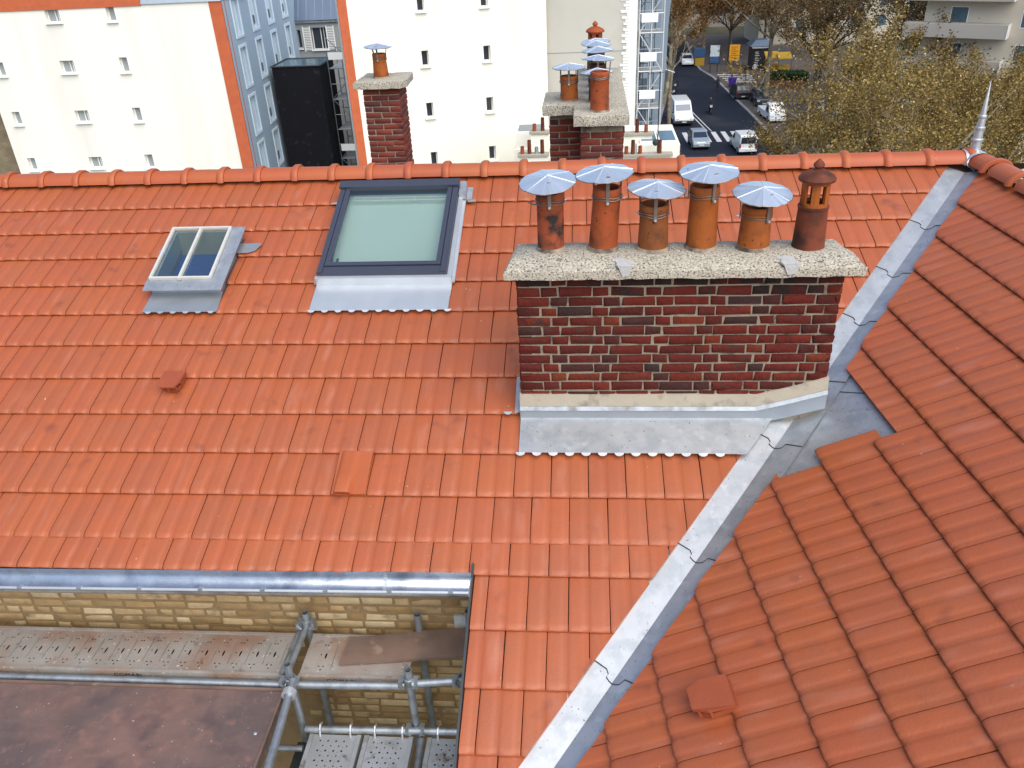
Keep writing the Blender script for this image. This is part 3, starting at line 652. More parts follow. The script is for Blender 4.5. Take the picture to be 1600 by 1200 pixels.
for q in (((.455,2.35),(.455,3.01)),((1.04,2.35),(1.04,3.01)),((.455,3.01),(1.04,3.01)),((.455,2.35),(1.04,2.35))):
    (a0,c0),(a1,c1) = q; b.add([P1(a0,c0,.08), P1(a1,c1,.08), P1(a1,c1,.08)-Vector((0,0,.75)), P1(a0,c0,.08)-Vector((0,0,.75))], [(0,1,2,3)])
b.build('light_shaft', M['shaft'], sk)
b = MB(); b.add([P1(u,v,-.115) for u,v in ((.44,2.33),(1.06,2.33),(1.06,3.03),(.44,3.03))],[(0,1,2,3)]); b.build('shaft_floor', M['shaft_floor'], sk)
sheet1(sk, 'zinc_apron', [(.43,2.088,.006),(1.075,2.088,.006),(1.06,2.33,.0),(.44,2.33,.0)], M['zinc_dull'])
b = MB(); bar1(b,.445,1.05,2.318,2.330,-.01,.083); b.build('front_upstand', M['zinc_dull'], sk)
scallops(sk, .43, 1.08, 2.09, 6, M['zinc'], .022)
sheet1(sk, 'side_tab', [(.33,2.83,.012),(.345,2.80,.012),(.42,2.79,.012),(.45,2.91,.012),(.36,2.91,.012)], M['zinc_dull'])
sheet1(sk, 'side_tab', [(1.05,2.80,.012),(1.15,2.80,.012),(1.215,2.83,.012),(1.25,2.91,.012),(1.24,2.925,.012),(1.05,2.925,.012)], M['zinc_dull'])
bs = thing('roof_skylight', P1(2.42,2.45), 'large square skylight with slate blue frame and pale green blind', 'skylight')
ring1(1.885,2.955,2.44,3.60,(.03,.03,.03,.03),-.07,.06).build('curb', M['slate_frame'], bs)
o = ring1(1.87,2.965,2.425,3.625,(.085,.05,.052,.052),.062,.100).build('outer_frame', M['slate_frame'], bs)
ring1(1.925,2.910,2.515,3.57,(.042,.03,.04,.04),.075,.112).build('sash', M['slate_frame'], bs)
b = MB(); bar1(b,1.86,2.975,3.545,3.64,.112,.135); b.build('top_hood', M['slate_frame'], bs)
for a, c in ((1.875,1.918),(2.918,2.961)): b = MB(); bar1(b,a,c,2.43,3.54,.1005,.113); b.build('side_cover', M['slate_frame'], bs)
b = MB(); bar1(b,1.965,2.870,2.557,3.54,.094,.098); b.build('glass_pane', M['glass'], bs)
b = MB(); b.sheet([[P1(1.92,2.46,-.05), P1(2.93,2.46,-.05)],[P1(1.92,3.59,.02), P1(2.93,3.59,.02)]]); b.build('blind', M['blind'], bs)
b = MB(); bar1(b,1.99,2.85,3.44,3.452,.04,.055); bar1(b,1.99,2.85,3.482,3.490,.04,.055); bar1(b,2.27,2.276,3.45,3.485,.04,.055); bar1(b,2.56,2.566,3.45,3.485,.04,.055); b.build('blind_rail', M['silver_frame'], bs)
b = MB(); bar1(b,1.985,2.0,2.58,2.68,.03,.045); b.build('cord', M['seam_shade'], bs)
b = MB(); bar1(b,2.968,3.005,2.40,3.50,.0,.055); bar1(b,3.005,3.03,2.40,3.62,.0,.018); b.build('side_flashing', M['zinc_new'], bs)
b = MB(); bar1(b,2.97,3.03,3.47,3.66,.03,.085); bar1(b,3.035,3.085,3.46,3.64,.006,.03); bar1(b,3.05,3.12,3.45,3.475,.006,.016); b.build('corner_flashing', M['zinc'], bs)
b = MB(); bar1(b,1.835,1.868,2.40,3.52,.0,.02); b.build('side_flashing', M['zinc'], bs)
b = MB(); b.prism([P1(1.76,3.455,.012), P1(1.87,3.45,.012), P1(1.87,3.49,.012), P1(1.80,3.475,.012)], N1*.004); b.build('side_tab', M['zinc_new'], bs)
b = MB(); bar1(b,1.855,3.01,2.395,2.425,-.02,.075); b.build('front_upstand', M['zinc_new'], bs)
b = MB(); b.sheet([[P1(1.855+(3.005-1.855)*i/24, v, h+.0022*math.sin(i*1.7)*(1 if j == 1 else .3)) for i in range(25)] for j,(v,h) in enumerate(((2.086,.009),(2.24,.006),(2.40,.0)))]); b.build('lead_apron', M['zinc_new'], bs, 60)
scallops(bs, 1.82, 3.06, 2.088, 11, M['zinc_new'], .024)
# ------------------------------------------------------------------ vent tiles and the raised tile
def vent(frame, u, v, R, label, s=1.0):
    loc = frame(u, v, .004); t = thing('vent_tile', loc, label, 'roof vent', 'clay vent tiles'); L = lambda x, y, z: loc + R @ Vector((x*s, y*s, z*s))
    w, w2 = .085, .055
    hood = [(-w,.10,.03),(-w,-.02,.052),(-w2,-.085,.056),(w2,-.085,.056),(w,-.02,.052),(w,.10,.03)]
    b = MB(); b.prism([L(*p) for p in hood], (R @ Vector((0,0,.016*s)))); b.build('hood', M['tile_vent'], t)
    b = MB(); b.prism([L(-.07,.11,-.012),L(-.07,-.01,-.012),L(-.045,-.06,-.012),L(.045,-.06,-.012),L(.07,-.01,-.012),L(.07,.11,-.012)], R @ Vector((0,0,.03*s))); b.build('collar', M['tile_vent'], t)
    for x, y in ((-.052,-.066),(.052,-.066),(-.076,-.015),(.076,-.015),(0,-.074)):
        b = MB(); b.box(L(x, y+.004, .032), (.016*s,.012*s,.05*s), R); b.build('post', M['tile_vent'], t)
    b = MB(); b.box(L(0, .02, .022), (.11*s,.11*s,.042*s), R); b.build('dark_opening', M['pot_dark'], t)
vent(P1, .955, 1.31, R1, 'clay vent tile on the main slope below the small skylight')
vent(P2, .03, .93, R2, 'clay vent tile on the wing slope at the bottom of the picture', 1.15)
rt = thing('hooded_tile', P1(2.48,.35), 'brighter orange tile with a hooded lower edge low on the main slope', 'roof tile')
b = MB(); rows = []
for v, hh in ((.345,.034),(.36,.040),(.50,.028),(.70,.006)):
    rows.append([P1(u, v, .004+hh*k) for u, k in ((2.395,0),(2.412,.9),(2.43,1),(2.485,1),(2.505,.9),(2.53,0))])
top = rows; b.sheet(rows); b.sheet([[p - N1*.012 for p in rows[0]], rows[0]]); b.sheet([[p - N1*.012 for p in r] for r in rows]); b.build('hood', M['tile_orange'], rt, 40)
b = MB(); bar1(b,2.380,2.616,.349,.70,-.012,.0045); b.build('tile_body', M['tile_orange'], rt)
# ------------------------------------------------------------------ eaves gutter, verge trim, wall
XE = O1.x+3.395
M['gutter'] = mat('gutter_zinc', (.64,.67,.70), .27, .9, nscale=7, namt=.25, bump=.08, bscale=12, rvar=.12, col2=(.34,.37,.42), c2scale=6, c2lo=.5, c2hi=.7)
gut = thing('eaves_gutter', Vector((-2.5,3.75,-3.70+H)), 'shiny half-round zinc gutter under the eaves above the yellow brick wall', 'gutter')
def gz(x): return -3.600+(x+2.45)*.011
b = MB(); rows = []; n = 12; r = .088; yc = 3.742
for x in [O1.x-3.4+(XE-.005-O1.x+3.4)*i/14 for i in range(15)]:
    rows.append([Vw(x, yc+math.cos(math.pi*k/n)*r, gz(x)-math.sin(math.pi*k/n)*r) for k in range(n+1)])
b.sheet(rows); b.sheet([[p+Vector((0,0,.0)) + (p-Vw(0,yc,0)).normalized()*0 - Vector((0,.0,.003)) for p in rw] for rw in rows]); b.build('trough', M['gutter'], gut, 50)
x0, x1 = O1.x-3.4, XE
b = MB(); b.tube(Vw(x0, yc-r, gz(x0)+.002), Vw(x1, yc-r, gz(x1)+.002), .009, 8); b.build('front_bead', M['zinc_new'], gut, 40)
for x in (-3.95,-3.58,-3.18,-2.78,-2.38,-1.98,-1.58,-1.18,-.80):
    b = MB(); b.box(Vw(x, yc-r+.002, gz(x)+.008), (.03,.026,.012)); b.build('bracket', M['zinc'], gut)
b = MB(); b.lathe([(.0872,-.012),(.0872,.012),(.085,.012),(.085,-.012),(.0872,-.012)], 14, Vw(-1.245, yc, gz(-1.245)), math.pi*.0, math.pi, Matrix(((0,0,1),(-1,0,0),(0,-1,0)))); b.build('joint_strap', M['zinc_dull'], gut)
b = MB(); b.prism([Vw(XE-.004, yc+math.cos(math.pi*k/n)*r*1.02, gz(XE)-math.sin(math.pi*k/n)*r*1.02) for k in range(n+1)], (.006,0,0)); b.build('end_plate', M['zinc'], gut)
vt = tag(MB().hexa([P1(u, v, h) for h in (-.09,.022) for u, v in ((3.392,-2.4),(3.405,-2.4),(3.405,-.16),(3.392,-.16))]).build('verge_trim', M['steel_dark']), 'thin dark zinc edging along the lower roof verge beside the gutter', 'edge trim')
wall = thing('brick_wall', Vector((-2.2,4.0,-5+H)), 'yellow brick house wall below the gutter behind the scaffold', 'wall')
WY = 3.95
b = MB(); b.bb(-7.5, XE+.005, WY, WY+.35, 0, -3.60+H); b.build('mortar_core', M['mortar_yellow'], wall)
nb = 0
for k in range(22):
    z = -3.64+H-.0715*(k+.5); x = -4.6 + (.0 if k % 2 else .113); big = True; i = k
    while x < XE-.03:
        w = (.212 if random.random() < .62 else .102); e = min(x+w, XE-.004)
        if XE-e < .05: e = XE-.004
        zz = z-H
        vis = (zz > -4.32) or (x > -2.05)
        if vis and (zz > -5.2) and e-x > .03:
            wq = round((e-x)/.01)*.01
            ob = lay_brick(wall, 'y', M['brick_yellow'], ((x+e)/2, WY-.005+random.uniform(-.002,.003), z), 0, max(wq,.03), .060, .06); nb += 1
        x = e+.0105 if e < XE-.01 else XE
sw = struct(MB().hexa([Vw(x,y,z) for z in (-21,-5.2) for x,y in ((XE+.01,-.6),(XE+.30,-.6),(XE+.30,3.94),(XE+.01,3.94))]).build('side_wall', M['render_cream']))
pt = MB().bb(-.86,-.70, WY-.022, WY-.004, -4.19+H, -4.06+H).build('cement_patch', M['patch'], wall)
# ------------------------------------------------------------------ scaffold beside the eaves
def plate(x0, x1, y0, y1, z, holes, th, mt, name, par, R=None, c=None):
    """flat sheet with real holes; holes are point lists in xy"""
    bm = bmesh.new(); ed = []
    for loop in [[(x0,y0),(x1,y0),(x1,y1),(x0,y1)]]+holes:
        vs = [bm.verts.new((p[0], p[1], z)) for p in loop]
        for a, b_ in zip(vs, vs[1:]+vs[:1]): ed.append(bm.edges.new((a, b_)))
    bmesh.ops.triangle_fill(bm, use_beauty=True, use_dissolve=False, edges=ed)
    for f in bm.faces:
        if f.normal.z < 0: f.normal_flip()
    r = bmesh.ops.extrude_face_region(bm, geom=bm.faces[:]); bmesh.ops.translate(bm, verts=[e for e in r['geom'] if isinstance(e, bmesh.types.BMVert)], vec=(0,0,-th))
    bmesh.ops.recalc_face_normals(bm, faces=bm.faces)
    me = bpy.data.meshes.new(name); bm.to_mesh(me); bm.free(); me.materials.append(mt); return link(name, me, par)
def circ(x, y, r, n=8, sx=1., sy=1.): return [(x+math.cos(2*math.pi*k/n)*r*sx, y+math.sin(2*math.pi*k/n)*r*sy) for k in range(n)]
ZS = -4.15+H
def long_deck(x0, x1, label, mt, filled=None):
    t = thing('scaffold_deck', Vector(((x0+x1)/2, 3.64, ZS-.05)), label, 'scaffold deck', 'steel deck planks beside the wall'); holes = []
    n = int((x1-x0-.1)/.1155)
    for k in range(n):
        x = x1-.10-k*.1155
        if filled and filled[0] < x: continue
        holes += [circ(x-.004, 3.645, .0065, 10, 1.0, 3.8)]
        for dx, dy in ((-.03,.09),(.0,.115),(-.012,.09+.0),(.03-.06+.0,-.085+.0),(-.0,-.085),(-.012,-.112),(-.038,.01)):
            holes.append(circ(x+dx, 3.645+dy, .006, 7))
    hs = []
    for h in holes:
        c = (sum(p[0] for p in h)/len(h), sum(p[1] for p in h)/len(h))
        if all((c[0]-q[0])**2+(c[1]-q[1])**2 > .00025 for q in [ (sum(p[0] for p in g)/len(g), sum(p[1] for p in g)/len(g)) for g in hs]): hs.append(h)
    plate(x0, x1, 3.492, 3.80, ZS, hs, .003, mt, 'perforated_plate', t)
    b = MB(); b.bb(x0, x1, 3.467, 3.490, ZS-.055, ZS+.010); b.build('edge_rail', mt, t)
    b = MB(); b.bb(x0, x1, 3.802, 3.822, ZS-.055, ZS+.010); b.build('edge_rail', mt, t)
    for k in range(n):
        x = x1-.045-k*.1155
        if filled and filled[0] < x: continue
        b = MB(); b.bb(x-.002, x+.002, 3.56, 3.735, ZS+.0005, ZS+.0025); b.build('pressed_rib', M['steel'], t)
    b = MB(); b.bb(x0+.02, x1-.02, 3.50, 3.79, ZS-.055, ZS-.05); b.build('bottom_web', M['seam_shade'], t)
    return t
dl = long_deck(-6.2, -1.905, 'long perforated steel deck plank beside the wall, left of the scaffold post', M['steel_deck'])
dr = long_deck(-1.80, -1.10, 'short perforated steel deck plank right of the scaffold post, partly covered by a board', M['steel_deck'], (-1.60,))
bd = tag(MB().hexa([Vw(x,y,z) for z in (-4.138,-4.118) for x,y in ((-1.555,3.56),(-.69,3.655),(-.69,3.90),(-1.53,3.775))]).build('loose_board', M['old_ply']), 'weathered brown plank lying across the short steel deck', 'board')
def text_mesh(s, size):
    cu = bpy.data.curves.new('lettering', 'FONT'); cu.body = s; cu.size = size; cu.extrude = .0006; cu.align_x = 'CENTER'; cu.align_y = 'CENTER'; cu.space_character = 1.15
    o = bpy.data.objects.new('t', cu); C.objects.link(o); dg = bpy.context.evaluated_depsgraph_get(); dg.update()
    me = bpy.data.meshes.new_from_object(o.evaluated_get(dg)); bpy.data.objects.remove(o); return me
for par, x in ((dl, -2.93), (dr, -1.52)):
    me = text_mesh('COMABI', .034); me.materials.append(M['pot_dark']); o = link('lettering', me, par)
    o.location = (x, 3.4655, ZS-.020); o.rotation_euler = (math.radians(90),0,0); o.scale = (1.35,1,1)
scaf = thing('tube_scaffold', Vector((-1.5,3.45,-5.5+H)), 'galvanised tube scaffold with clamps standing in front of the yellow wall', 'scaffold')
def tubep(name, a, b_, r=.0245, mt=None, par=None, n=12): bq = MB(); bq.tube(Vw(*a), Vw(*b_), r, n); return bq.build(name, mt or M['steel'], par or scaf, 40)
def hollow(name, x, y, z0, z1, r=.0245):
    b = MB(); b.lathe([(r, z0),(r, z1),(r-.004, z1),(r-.004, z1-.09),(0, z1-.09)], 14, Vw(x,y,0)); o = b.build(name, M['steel'], scaf, 40); return o
for x, y, z1 in ((-1.835,3.44,-4.0),(-1.075,3.44,-4.02),(-1.842,3.86,-3.985),(-1.085,3.86,-3.98),(-.752,3.90,-3.98)): hollow('post', x, y, -5.6, z1)
tubep('ledger', (-6.2,3.425,-4.172),(-1.86,3.425,-4.172)); tubep('ledger', (-1.81,3.415,-4.155),(-1.10,3.415,-4.135)); tubep('ledger', (-1.05,3.41,-4.11),(-.70,3.43,-4.085))
tubep('ledger', (-1.80,3.40,-4.56),(-.70,3.40,-4.53)); tubep('transom', (-1.86,3.47,-4.11),(-1.85,3.86,-4.11),.021); tubep('transom', (-1.905,3.47,-4.14),(-1.895,3.86,-4.14),.021)
tubep('transom', (-1.04,3.38,-4.60),(-.99,2.5,-4.60)); tubep('guard_tube', (-1.80,3.40,-4.10),(-1.74,2.55,-4.10)); tubep('transom', (-2.2,3.3,-4.62),(-1.8,3.3,-4.62),.02); tubep('transom',(-2.2,2.95,-4.8),(-1.8,2.95,-4.8),.02)
def clamp(x, y, z):
    t = MB(); t.lathe([(.026,-.032),(.036,-.028),(.036,.028),(.026,.032)], 12, Vw(x,y,z)); t.box(Vw(x-.045,y-.01,z), (.03,.04,.07)); t.box(Vw(x+.045,y-.01,z), (.03,.04,.07)); t.tube(Vw(x-.03,y-.05,z-.01), Vw(x-.055,y-.05,z+.03), .009, 6); t.tube(Vw(x+.03,y-.05,z-.01), Vw(x+.058,y-.05,z+.03), .009, 6); t.box(Vw(x-.05,y-.035,z+.012),(.022,.03,.05)); t.box(Vw(x+.05,y-.035,z+.012),(.022,.03,.05))
    t.build('clamp', M['steel'], scaf)
for p in ((-1.835,3.44,-4.15),(-1.075,3.44,-4.12),(-1.075,3.43,-4.55),(-1.842,3.86,-4.08),(-.735,3.43,-4.085)): clamp(*p)
b = MB(); b.lathe([(.026,-.02),(.043,-.02),(.043,.02),(.026,.02)], 12, Vw(-1.795,3.30,-4.10), R=Matrix(((1,0,0),(0,0,1),(0,-1,0)))); b.build('collar', M['zinc_new'], scaf)
b = MB(); b.hexa([Vw(x,y,z) for z in (-4.86,-4.72) for x,y in ((-1.885,2.5),(-1.80,2.5),(-1.80,3.42),(-1.885,3.42))]); b.build('side_channel', M['steel_dark'] if 'steel_dark' in M else M['slate_frame'], scaf)
# lower perforated planks that hook over the tube
for i, (x0, x1) in enumerate(((-1.765,-1.425),(-1.405,-1.085),(-.995,-.66))):
    t = thing('scaffold_deck', Vector(((x0+x1)/2, 3.0, -4.62+H)), ['lower perforated plank hooked on the tube, nearest the rusty board','lower perforated plank in the middle of the three','lower perforated plank nearest the tiled verge'][i], 'scaffold deck', 'lower deck planks hooked on the tube')
    holes = []; cx = (x0+x1)/2
    for j in range(22):
        y = 3.33-j*.0355
        for k in range(4):
            if j % 7 == 6: continue
            dx = (k-1.5)*.052+(.013 if j % 2 else -.013); holes.append(circ(cx+dx, y, .0072 if j % 2 == 0 else .0055, 7))
            if k < 3: holes.append(circ(cx+dx+.026, y-.008, .003, 5))
    plate(x0+.03, x1-.03, 2.3, 3.375, -4.575+H, holes, .002, M['steel_grey'], 'perforated_plate', t)
    for xx in (x0+.015, x1-.015): b = MB(); b.bb(xx-.014, xx+.014, 2.3, 3.375, -4.63+H, -4.567+H); b.build('edge_rail', M['steel_grey'], t)
    b = MB(); b.bb(x0+.04, x1-.04, 2.3, 3.37, -4.64+H, -4.635+H); b.build('bottom_web', M['seam_shade'], t)
    for xx in (x0+.07, x1-.07):
        b = MB(); b.path([Vw(xx,3.36,-4.575), Vw(xx,3.375,-4.535), Vw(xx,3.40,-4.512), Vw(xx,3.43,-4.53)], .007, 6); b.build('hook', M['zinc_new'], t)
rb = thing('scaffold_platform', Vector((-2.9,2.7,-4.2+H)), 'rusty brown plywood platform in the lower left corner', 'scaffold platform')
b = MB(); b.bb(-4.45, -1.865, 2.2, 3.352, -4.19+H, -4.148+H); b.build('board', M['rust_ply'], rb)
b = MB(); b.bb(-4.46, -1.855, 3.355, 3.372, -4.22+H, -4.138+H); b.bb(-1.862, -1.848, 2.2, 3.353, -4.22+H, -4.138+H); b.build('edge_frame', M['old_ply'], rb)
b = MB(); b.lathe([(0,.004),(.009,.003),(.011,0)], 10, Vw(-1.93,3.05,-4.147)); b.build('screw', M['zinc_new'], rb)
# ------------------------------------------------------------------ street level
M['asphalt'] = mat('asphalt', (.035,.042,.060), .8, nscale=.8, namt=.25, col2=(.06,.062,.07), c2scale=.25, c2lo=.45, c2hi=.7, co='Generated')
M['asphalt'] = mat('asphalt', (.011,.015,.028), .85, nscale=1.2, namt=.22, spec=.25, col2=(.030,.033,.042), c2scale=.22, c2lo=.5, c2hi=.75)
M['paving'] = mat('paving', (.075,.072,.08), .9, nscale=.6, namt=.2, col2=(.095,.07,.055), c2scale=.15)
M['earth'] = mat('park_earth', (.09,.07,.045), .95, nscale=.5, namt=.4, col2=(.05,.06,.025), c2scale=.2)
M['kerb'] = mat('granite_kerb', (.26,.26,.27), .85, nscale=2, namt=.15)
M['paint'] = mat('road_paint', (.55,.56,.58), .7, nscale=3, namt=.25, col2=(.2,.21,.23), c2scale=2.5, c2lo=.55, c2hi=.72)
g = struct(MB().add([(-900,-300,0),(900,-300,0),(900,1500,0),(-900,1500,0)], [(0,1,2,3)]).build('ground', M['earth']))
RK = [(19.0,20),(19.0,70),(18.74,93.5),(18.26,103.4),(17.9,112.7),(17.4,121),(16.4,126),(16.6,134),(18.0,160)]
LK = [(7.6,20),(7.8,75),(8.1,89.5),(9.07,97),(11.1,111.7),(12.2,122),(12.6,134),(13,160)]
def strip(name, L_, R_, z, mt, th=0):
    b = MB(); n = 24; rows = []
    def at(P, t):
        y = 20+(160-20)*t
        for (x0,y0),(x1,y1) in zip(P, P[1:]):
            if y0 <= y <= y1: return x0+(x1-x0)*(y-y0)/(y1-y0), y
        return P[-1]
    for k in range(n+1):
        (a, y), (c, _) = at(L_, k/n), at(R_, k/n); rows.append([(a,y,z),(c,y,z)])
    b.sheet(rows)
    if th: b.sheet([[(p[0][0],p[0][1],z-th),(p[0][0],p[0][1],z)] for p in rows]); b.sheet([[(p[1][0],p[1][1],z-th),(p[1][0],p[1][1],z)] for p in rows])
    return struct(b.build(name, mt))
strip('road', LK, RK, .004, M['asphalt'])
off = lambda P, d: [(x+d, y) for x, y in P]
strip('kerb', RK, off(RK, .3), .13, M['kerb'], .13); strip('kerb', off(LK, -.3), LK, .13, M['kerb'], .13)
strip('pavement', off(RK, .3), [(40,y) for x, y in RK], .12, M['paving'], .12); strip('pavement', [(4.8,y) for x, y in LK], off(LK, -.3), .12, M['paving'], .12)
b = MB()
def quad(b, pts, z): b.add([(x,y,z) for x, y in pts], [(0,1,2,3)])
zc_ = struct(bpy.data.objects.new('zebra_crossing', None)); C.objects.link(zc_); zc_.location = (14,86.4,0)
for k in range(8):
    x = 10.35+k*.985; b = MB(); quad(b, [(x+.08,84.35),(x+.58,84.35),(x+.50,88.55),(x,88.55)], .009); b.build('painted_stripe', M['paint'], zc_)
ln = struct(bpy.data.objects.new('lane_marking', None)); C.objects.link(ln); ln.location = (12.2,98,0)
for d in (0, .42):
    b = MB(); quad(b, [(12.95+d,88.9),(13.07+d,88.9),(10.75+d,113),(10.63+d,113)], .009); b.build('painted_line', M['paint'], ln)
z2 = struct(bpy.data.objects.new('zebra_crossing', None)); C.objects.link(z2); z2.location = (20.5,117.5,0)
for k in range(5):
    y = 114.6+k*1.35; b = MB(); quad(b, [(19.0-.15*k,y),(22.6,y-.4),(22.6,y+.15),(19.0-.15*k,y+.6)], .126); b.build('painted_stripe', M['paint'], z2)
# ------------------------------------------------------------------ buildings behind
M['white_wall'] = mat('white_render', (.83,.81,.74), .9, nscale=.25, namt=.06, spec=.2)
M['white_warm'] = mat('ivory_render', (.83,.80,.70), .9, nscale=.3, namt=.05, spec=.2)
M['band_orange'] = mat('orange_brick_band', (.50,.125,.055), .85, nscale=3, namt=.2, spec=.2)
M['band_mortar'] = mat('band_joint', (.36,.14,.09), .9)
M['blue_wall'] = mat('blue_grey_render', (.35,.45,.55), .9, nscale=.4, namt=.06, spec=.2)
M['blue_white'] = mat('pale_blue_paint', (.62,.72,.80), .7, spec=.3)
M['win_dark'] = mat('window_glass', (.03,.035,.045), .15, 0, spec=.6)
M['win_grey'] = mat('pale_window_pane', (.30,.33,.34), .25, spec=.6)
M['white_paint'] = mat('white_paint', (.80,.80,.78), .6)
M['grey_wall'] = mat('grey_stucco', (.50,.48,.43), .95, nscale=.6, namt=.08, bump=.2, bscale=6, spec=.2, col2=(.45,.43,.38), c2scale=.35)
M['old_grey'] = mat('old_grey_render', (.30,.31,.31), .9, nscale=.5, namt=.15, spec=.2)
M['slate'] = mat('blue_zinc_roof', (.10,.14,.21), .5, .4, nscale=1, namt=.1)
M['net'] = mat('black_net', (.008,.008,.011), .8, nscale=1.2, namt=.3, col2=(.05,.05,.07), c2scale=2.2, c2lo=.6, c2hi=.85, spec=.2)
M['tarp'] = mat('blue_grey_sheeting', (.36,.43,.50), .6, nscale=.5, namt=.15)
spots(M['white_wall'], .55, .52, .85, (.66,.63,.56), (1,1,.12)); spots(M['white_warm'], .55, .52, .85, (.68,.64,.55), (1,1,.12))
M['pale_far'] = mat('far_beige_wall', (.50,.46,.38), .9, nscale=.2, namt=.1, spec=.2)
M['far_grey'] = mat('far_grey_wall', (.36,.34,.31), .9, nscale=.2, namt=.12, spec=.2)
M['far_glass'] = mat('far_blue_glass', (.06,.11,.15), .2, spec=.6)
M['rubble'] = mat('rubble_stone', (.20,.16,.10), .95, nscale=1.5, namt=.5, bump=.8, bscale=2.5, bumpd=.1)
def window(par, c, w, h, dirx, nrm, pane, depth=.22, sill=True, name='window'):
    """recess in a wall: reveal box, pane, sill; c = centre on the wall face (world)"""
    Rm = Matrix((dirx, nrm, Vector((0,0,1)))).transposed(); c = Vector(c)
    fo = MB(); t = .05
    for dx, dz, sx, sz in ((-w/2-t/2+.0,0,t,h+2*t),(w/2+t/2,0,t,h+2*t),(0,h/2+t/2,w,t),(0,-h/2-t/2,w,t)): fo.box(c+dirx*dx+Vector((0,0,dz))+nrm*.012, (sx,.05,sz), Rm)
    f = fo.build(name, M['white_paint'], par)
    b = MB(); b.box(c+nrm*.004, (w,.012,h), Rm); b.build('pane', pane, f)
    if sill: b = MB(); b.box(c-Vector((0,0,h/2+.05))+nrm*.07, (w+.22,.16,.07), Rm); b.build('sill', M['white_paint'], f)
    return f
def wall_with_holes(par, name, mt, o, dirx, nrm, s0, s1, z0, z1, wins, depth=.28):
    """wall sheet with true recessed openings (centre s, centre z, w, h)"""
    ss = sorted({s0, s1}|{w[0]-w[2]/2 for w in wins}|{w[0]+w[2]/2 for w in wins}); zs = sorted({z0, z1}|{w[1]-w[3]/2 for w in wins}|{w[1]+w[3]/2 for w in wins})
    P = lambda s, z, d=0.: Vector((o[0],o[1],0))+dirx*s+nrm*(-d)+Vector((0,0,z))
    b = MB()
    for a, c in zip(ss, ss[1:]):
        for d, e in zip(zs, zs[1:]):
            if any(abs((a+c)/2-w[0]) < w[2]/2 and abs((d+e)/2-w[1]) < w[3]/2 for w in wins): continue
            b.add([P(a,d),P(c,d),P(c,e),P(a,e)], [(0,1,2,3)])
    for s, z, w, h in wins:
        q = [(s-w/2,z-h/2),(s+w/2,z-h/2),(s+w/2,z+h/2),(s-w/2,z+h/2)]
        for i in range(4): b.add([P(*q[i]),P(*q[(i+1)%4]),P(*q[(i+1)%4],depth),P(*q[i],depth)], [(0,1,2,3)])
    return b.build(name, mt, par), P
def deep_window(par, P, s, z, w, h, pane, dirx, nrm, depth=.28, opened=0):
    Rm = Matrix((dirx, nrm, Vector((0,0,1)))).transposed(); fo = MB(); t = .055; c = P(s, z, depth-.03)
    for dx, dz, sx, sz in ((-w/2+t/2,0,t,h),(w/2-t/2,0,t,h),(0,h/2-t/2,w-2*t,t),(0,-h/2+t/2,w-2*t,t)): fo.box(c+dirx*dx+Vector((0,0,dz)), (sx,.05,sz), Rm)
    f = fo.build('window', M['white_paint'], par)
    b = MB(); b.box(P(s,z,depth-.01), (w-2*t,.012,h-2*t), Rm); b.build('pane', pane, f)
    b = MB(); b.box(P(s, z-h/2-.03, -.05), (w+.2,.2,.07), Rm); b.build('sill', M['white_paint'], f)
    if w > .7:
        b = MB(); b.box(P(s+w*.08, z, depth-.045), (.05,.05,h-.1), Rm); b.box(P(s+w*.28, z, depth-.045), (.04,.05,h-.1), Rm); b.build('mullion', M['white_paint'], f)
    return f
X_, Y_ = Vector((1,0,0)), Vector((0,1,0))
# --- left white gable with blue street front
lb = thing('apartment_building', Vector((-28,55,0)), 'white gable building with small windows, orange edge band and blue side front, far left', 'building')
wins = []
for z in (-12.72,-9.88,-7.0,-4.2):
    for x, w, h in ((-34.87,.5,.80),(-30.62,.85,.72),(-27.09,.5,.85)):
        if z > -5 and x < -34: continue
        wins.append((x, z+H, w, h))
wl, P = wall_with_holes(lb, 'wall', M['white_wall'], (0,50), X_, -Y_, -35.85, -21.17, 0, -3.85+H, wins)
for s, z, w, h in wins: deep_window(lb, P, s, z, w, h, M['win_grey'], X_, -Y_)
b = MB(); b.bb(-35.85,-21.18,50.4,60,0,-3.9+H); b.hexa([Vw(-21.3,50.5,-21),Vw(-20.62,50.5,-21),Vw(-21.75,71.8,-21),Vw(-22.4,71.8,-21),Vw(-21.3,50.5,-3.2),Vw(-20.62,50.5,-3.2),Vw(-21.75,71.8,-3.2),Vw(-22.4,71.8,-3.2)]); b.build('building_core', M['white_wall'], lb)
b = MB(); b.bb(-21.168,-20.42,49.97,50.5,0,-3.4+H); b.build('corner_band', M['band_orange'], lb)
b = MB(); b.bb(-35.9,-25.15,49.93,50.6,-3.85+H,-2.6+H); b.build('parapet_band', M['band_orange'], lb)
b = MB(); b.hexa([Vw(-25.14,49.9,-3.78),Vw(-20.40,49.9,-3.78),Vw(-20.40,54,-3.78),Vw(-25.14,54,-3.78),Vw(-25.14,50.5,-2.4),Vw(-20.40,50.5,-2.4),Vw(-20.40,54,-2.4),Vw(-25.14,54,-2.4)]); b.build('zinc_roof', M['lead'], lb)
da = Vector((math.cos(math.radians(93)), math.sin(math.radians(93)), 0)); na = Vector((da.y, -da.x, 0))
bw = []
for z in (-4.75,-7.6,-10.46,-13.32,-16.2):
    for s in (2.1,5.5,9.0,12.6): bw.append((s, z+H, 1.15, 2.15))
wl2, P = wall_with_holes(lb, 'street_wall', M['blue_wall'], (-20.40,50.0), da, na, 0, 22, 0, -3.0+H, bw, .2)
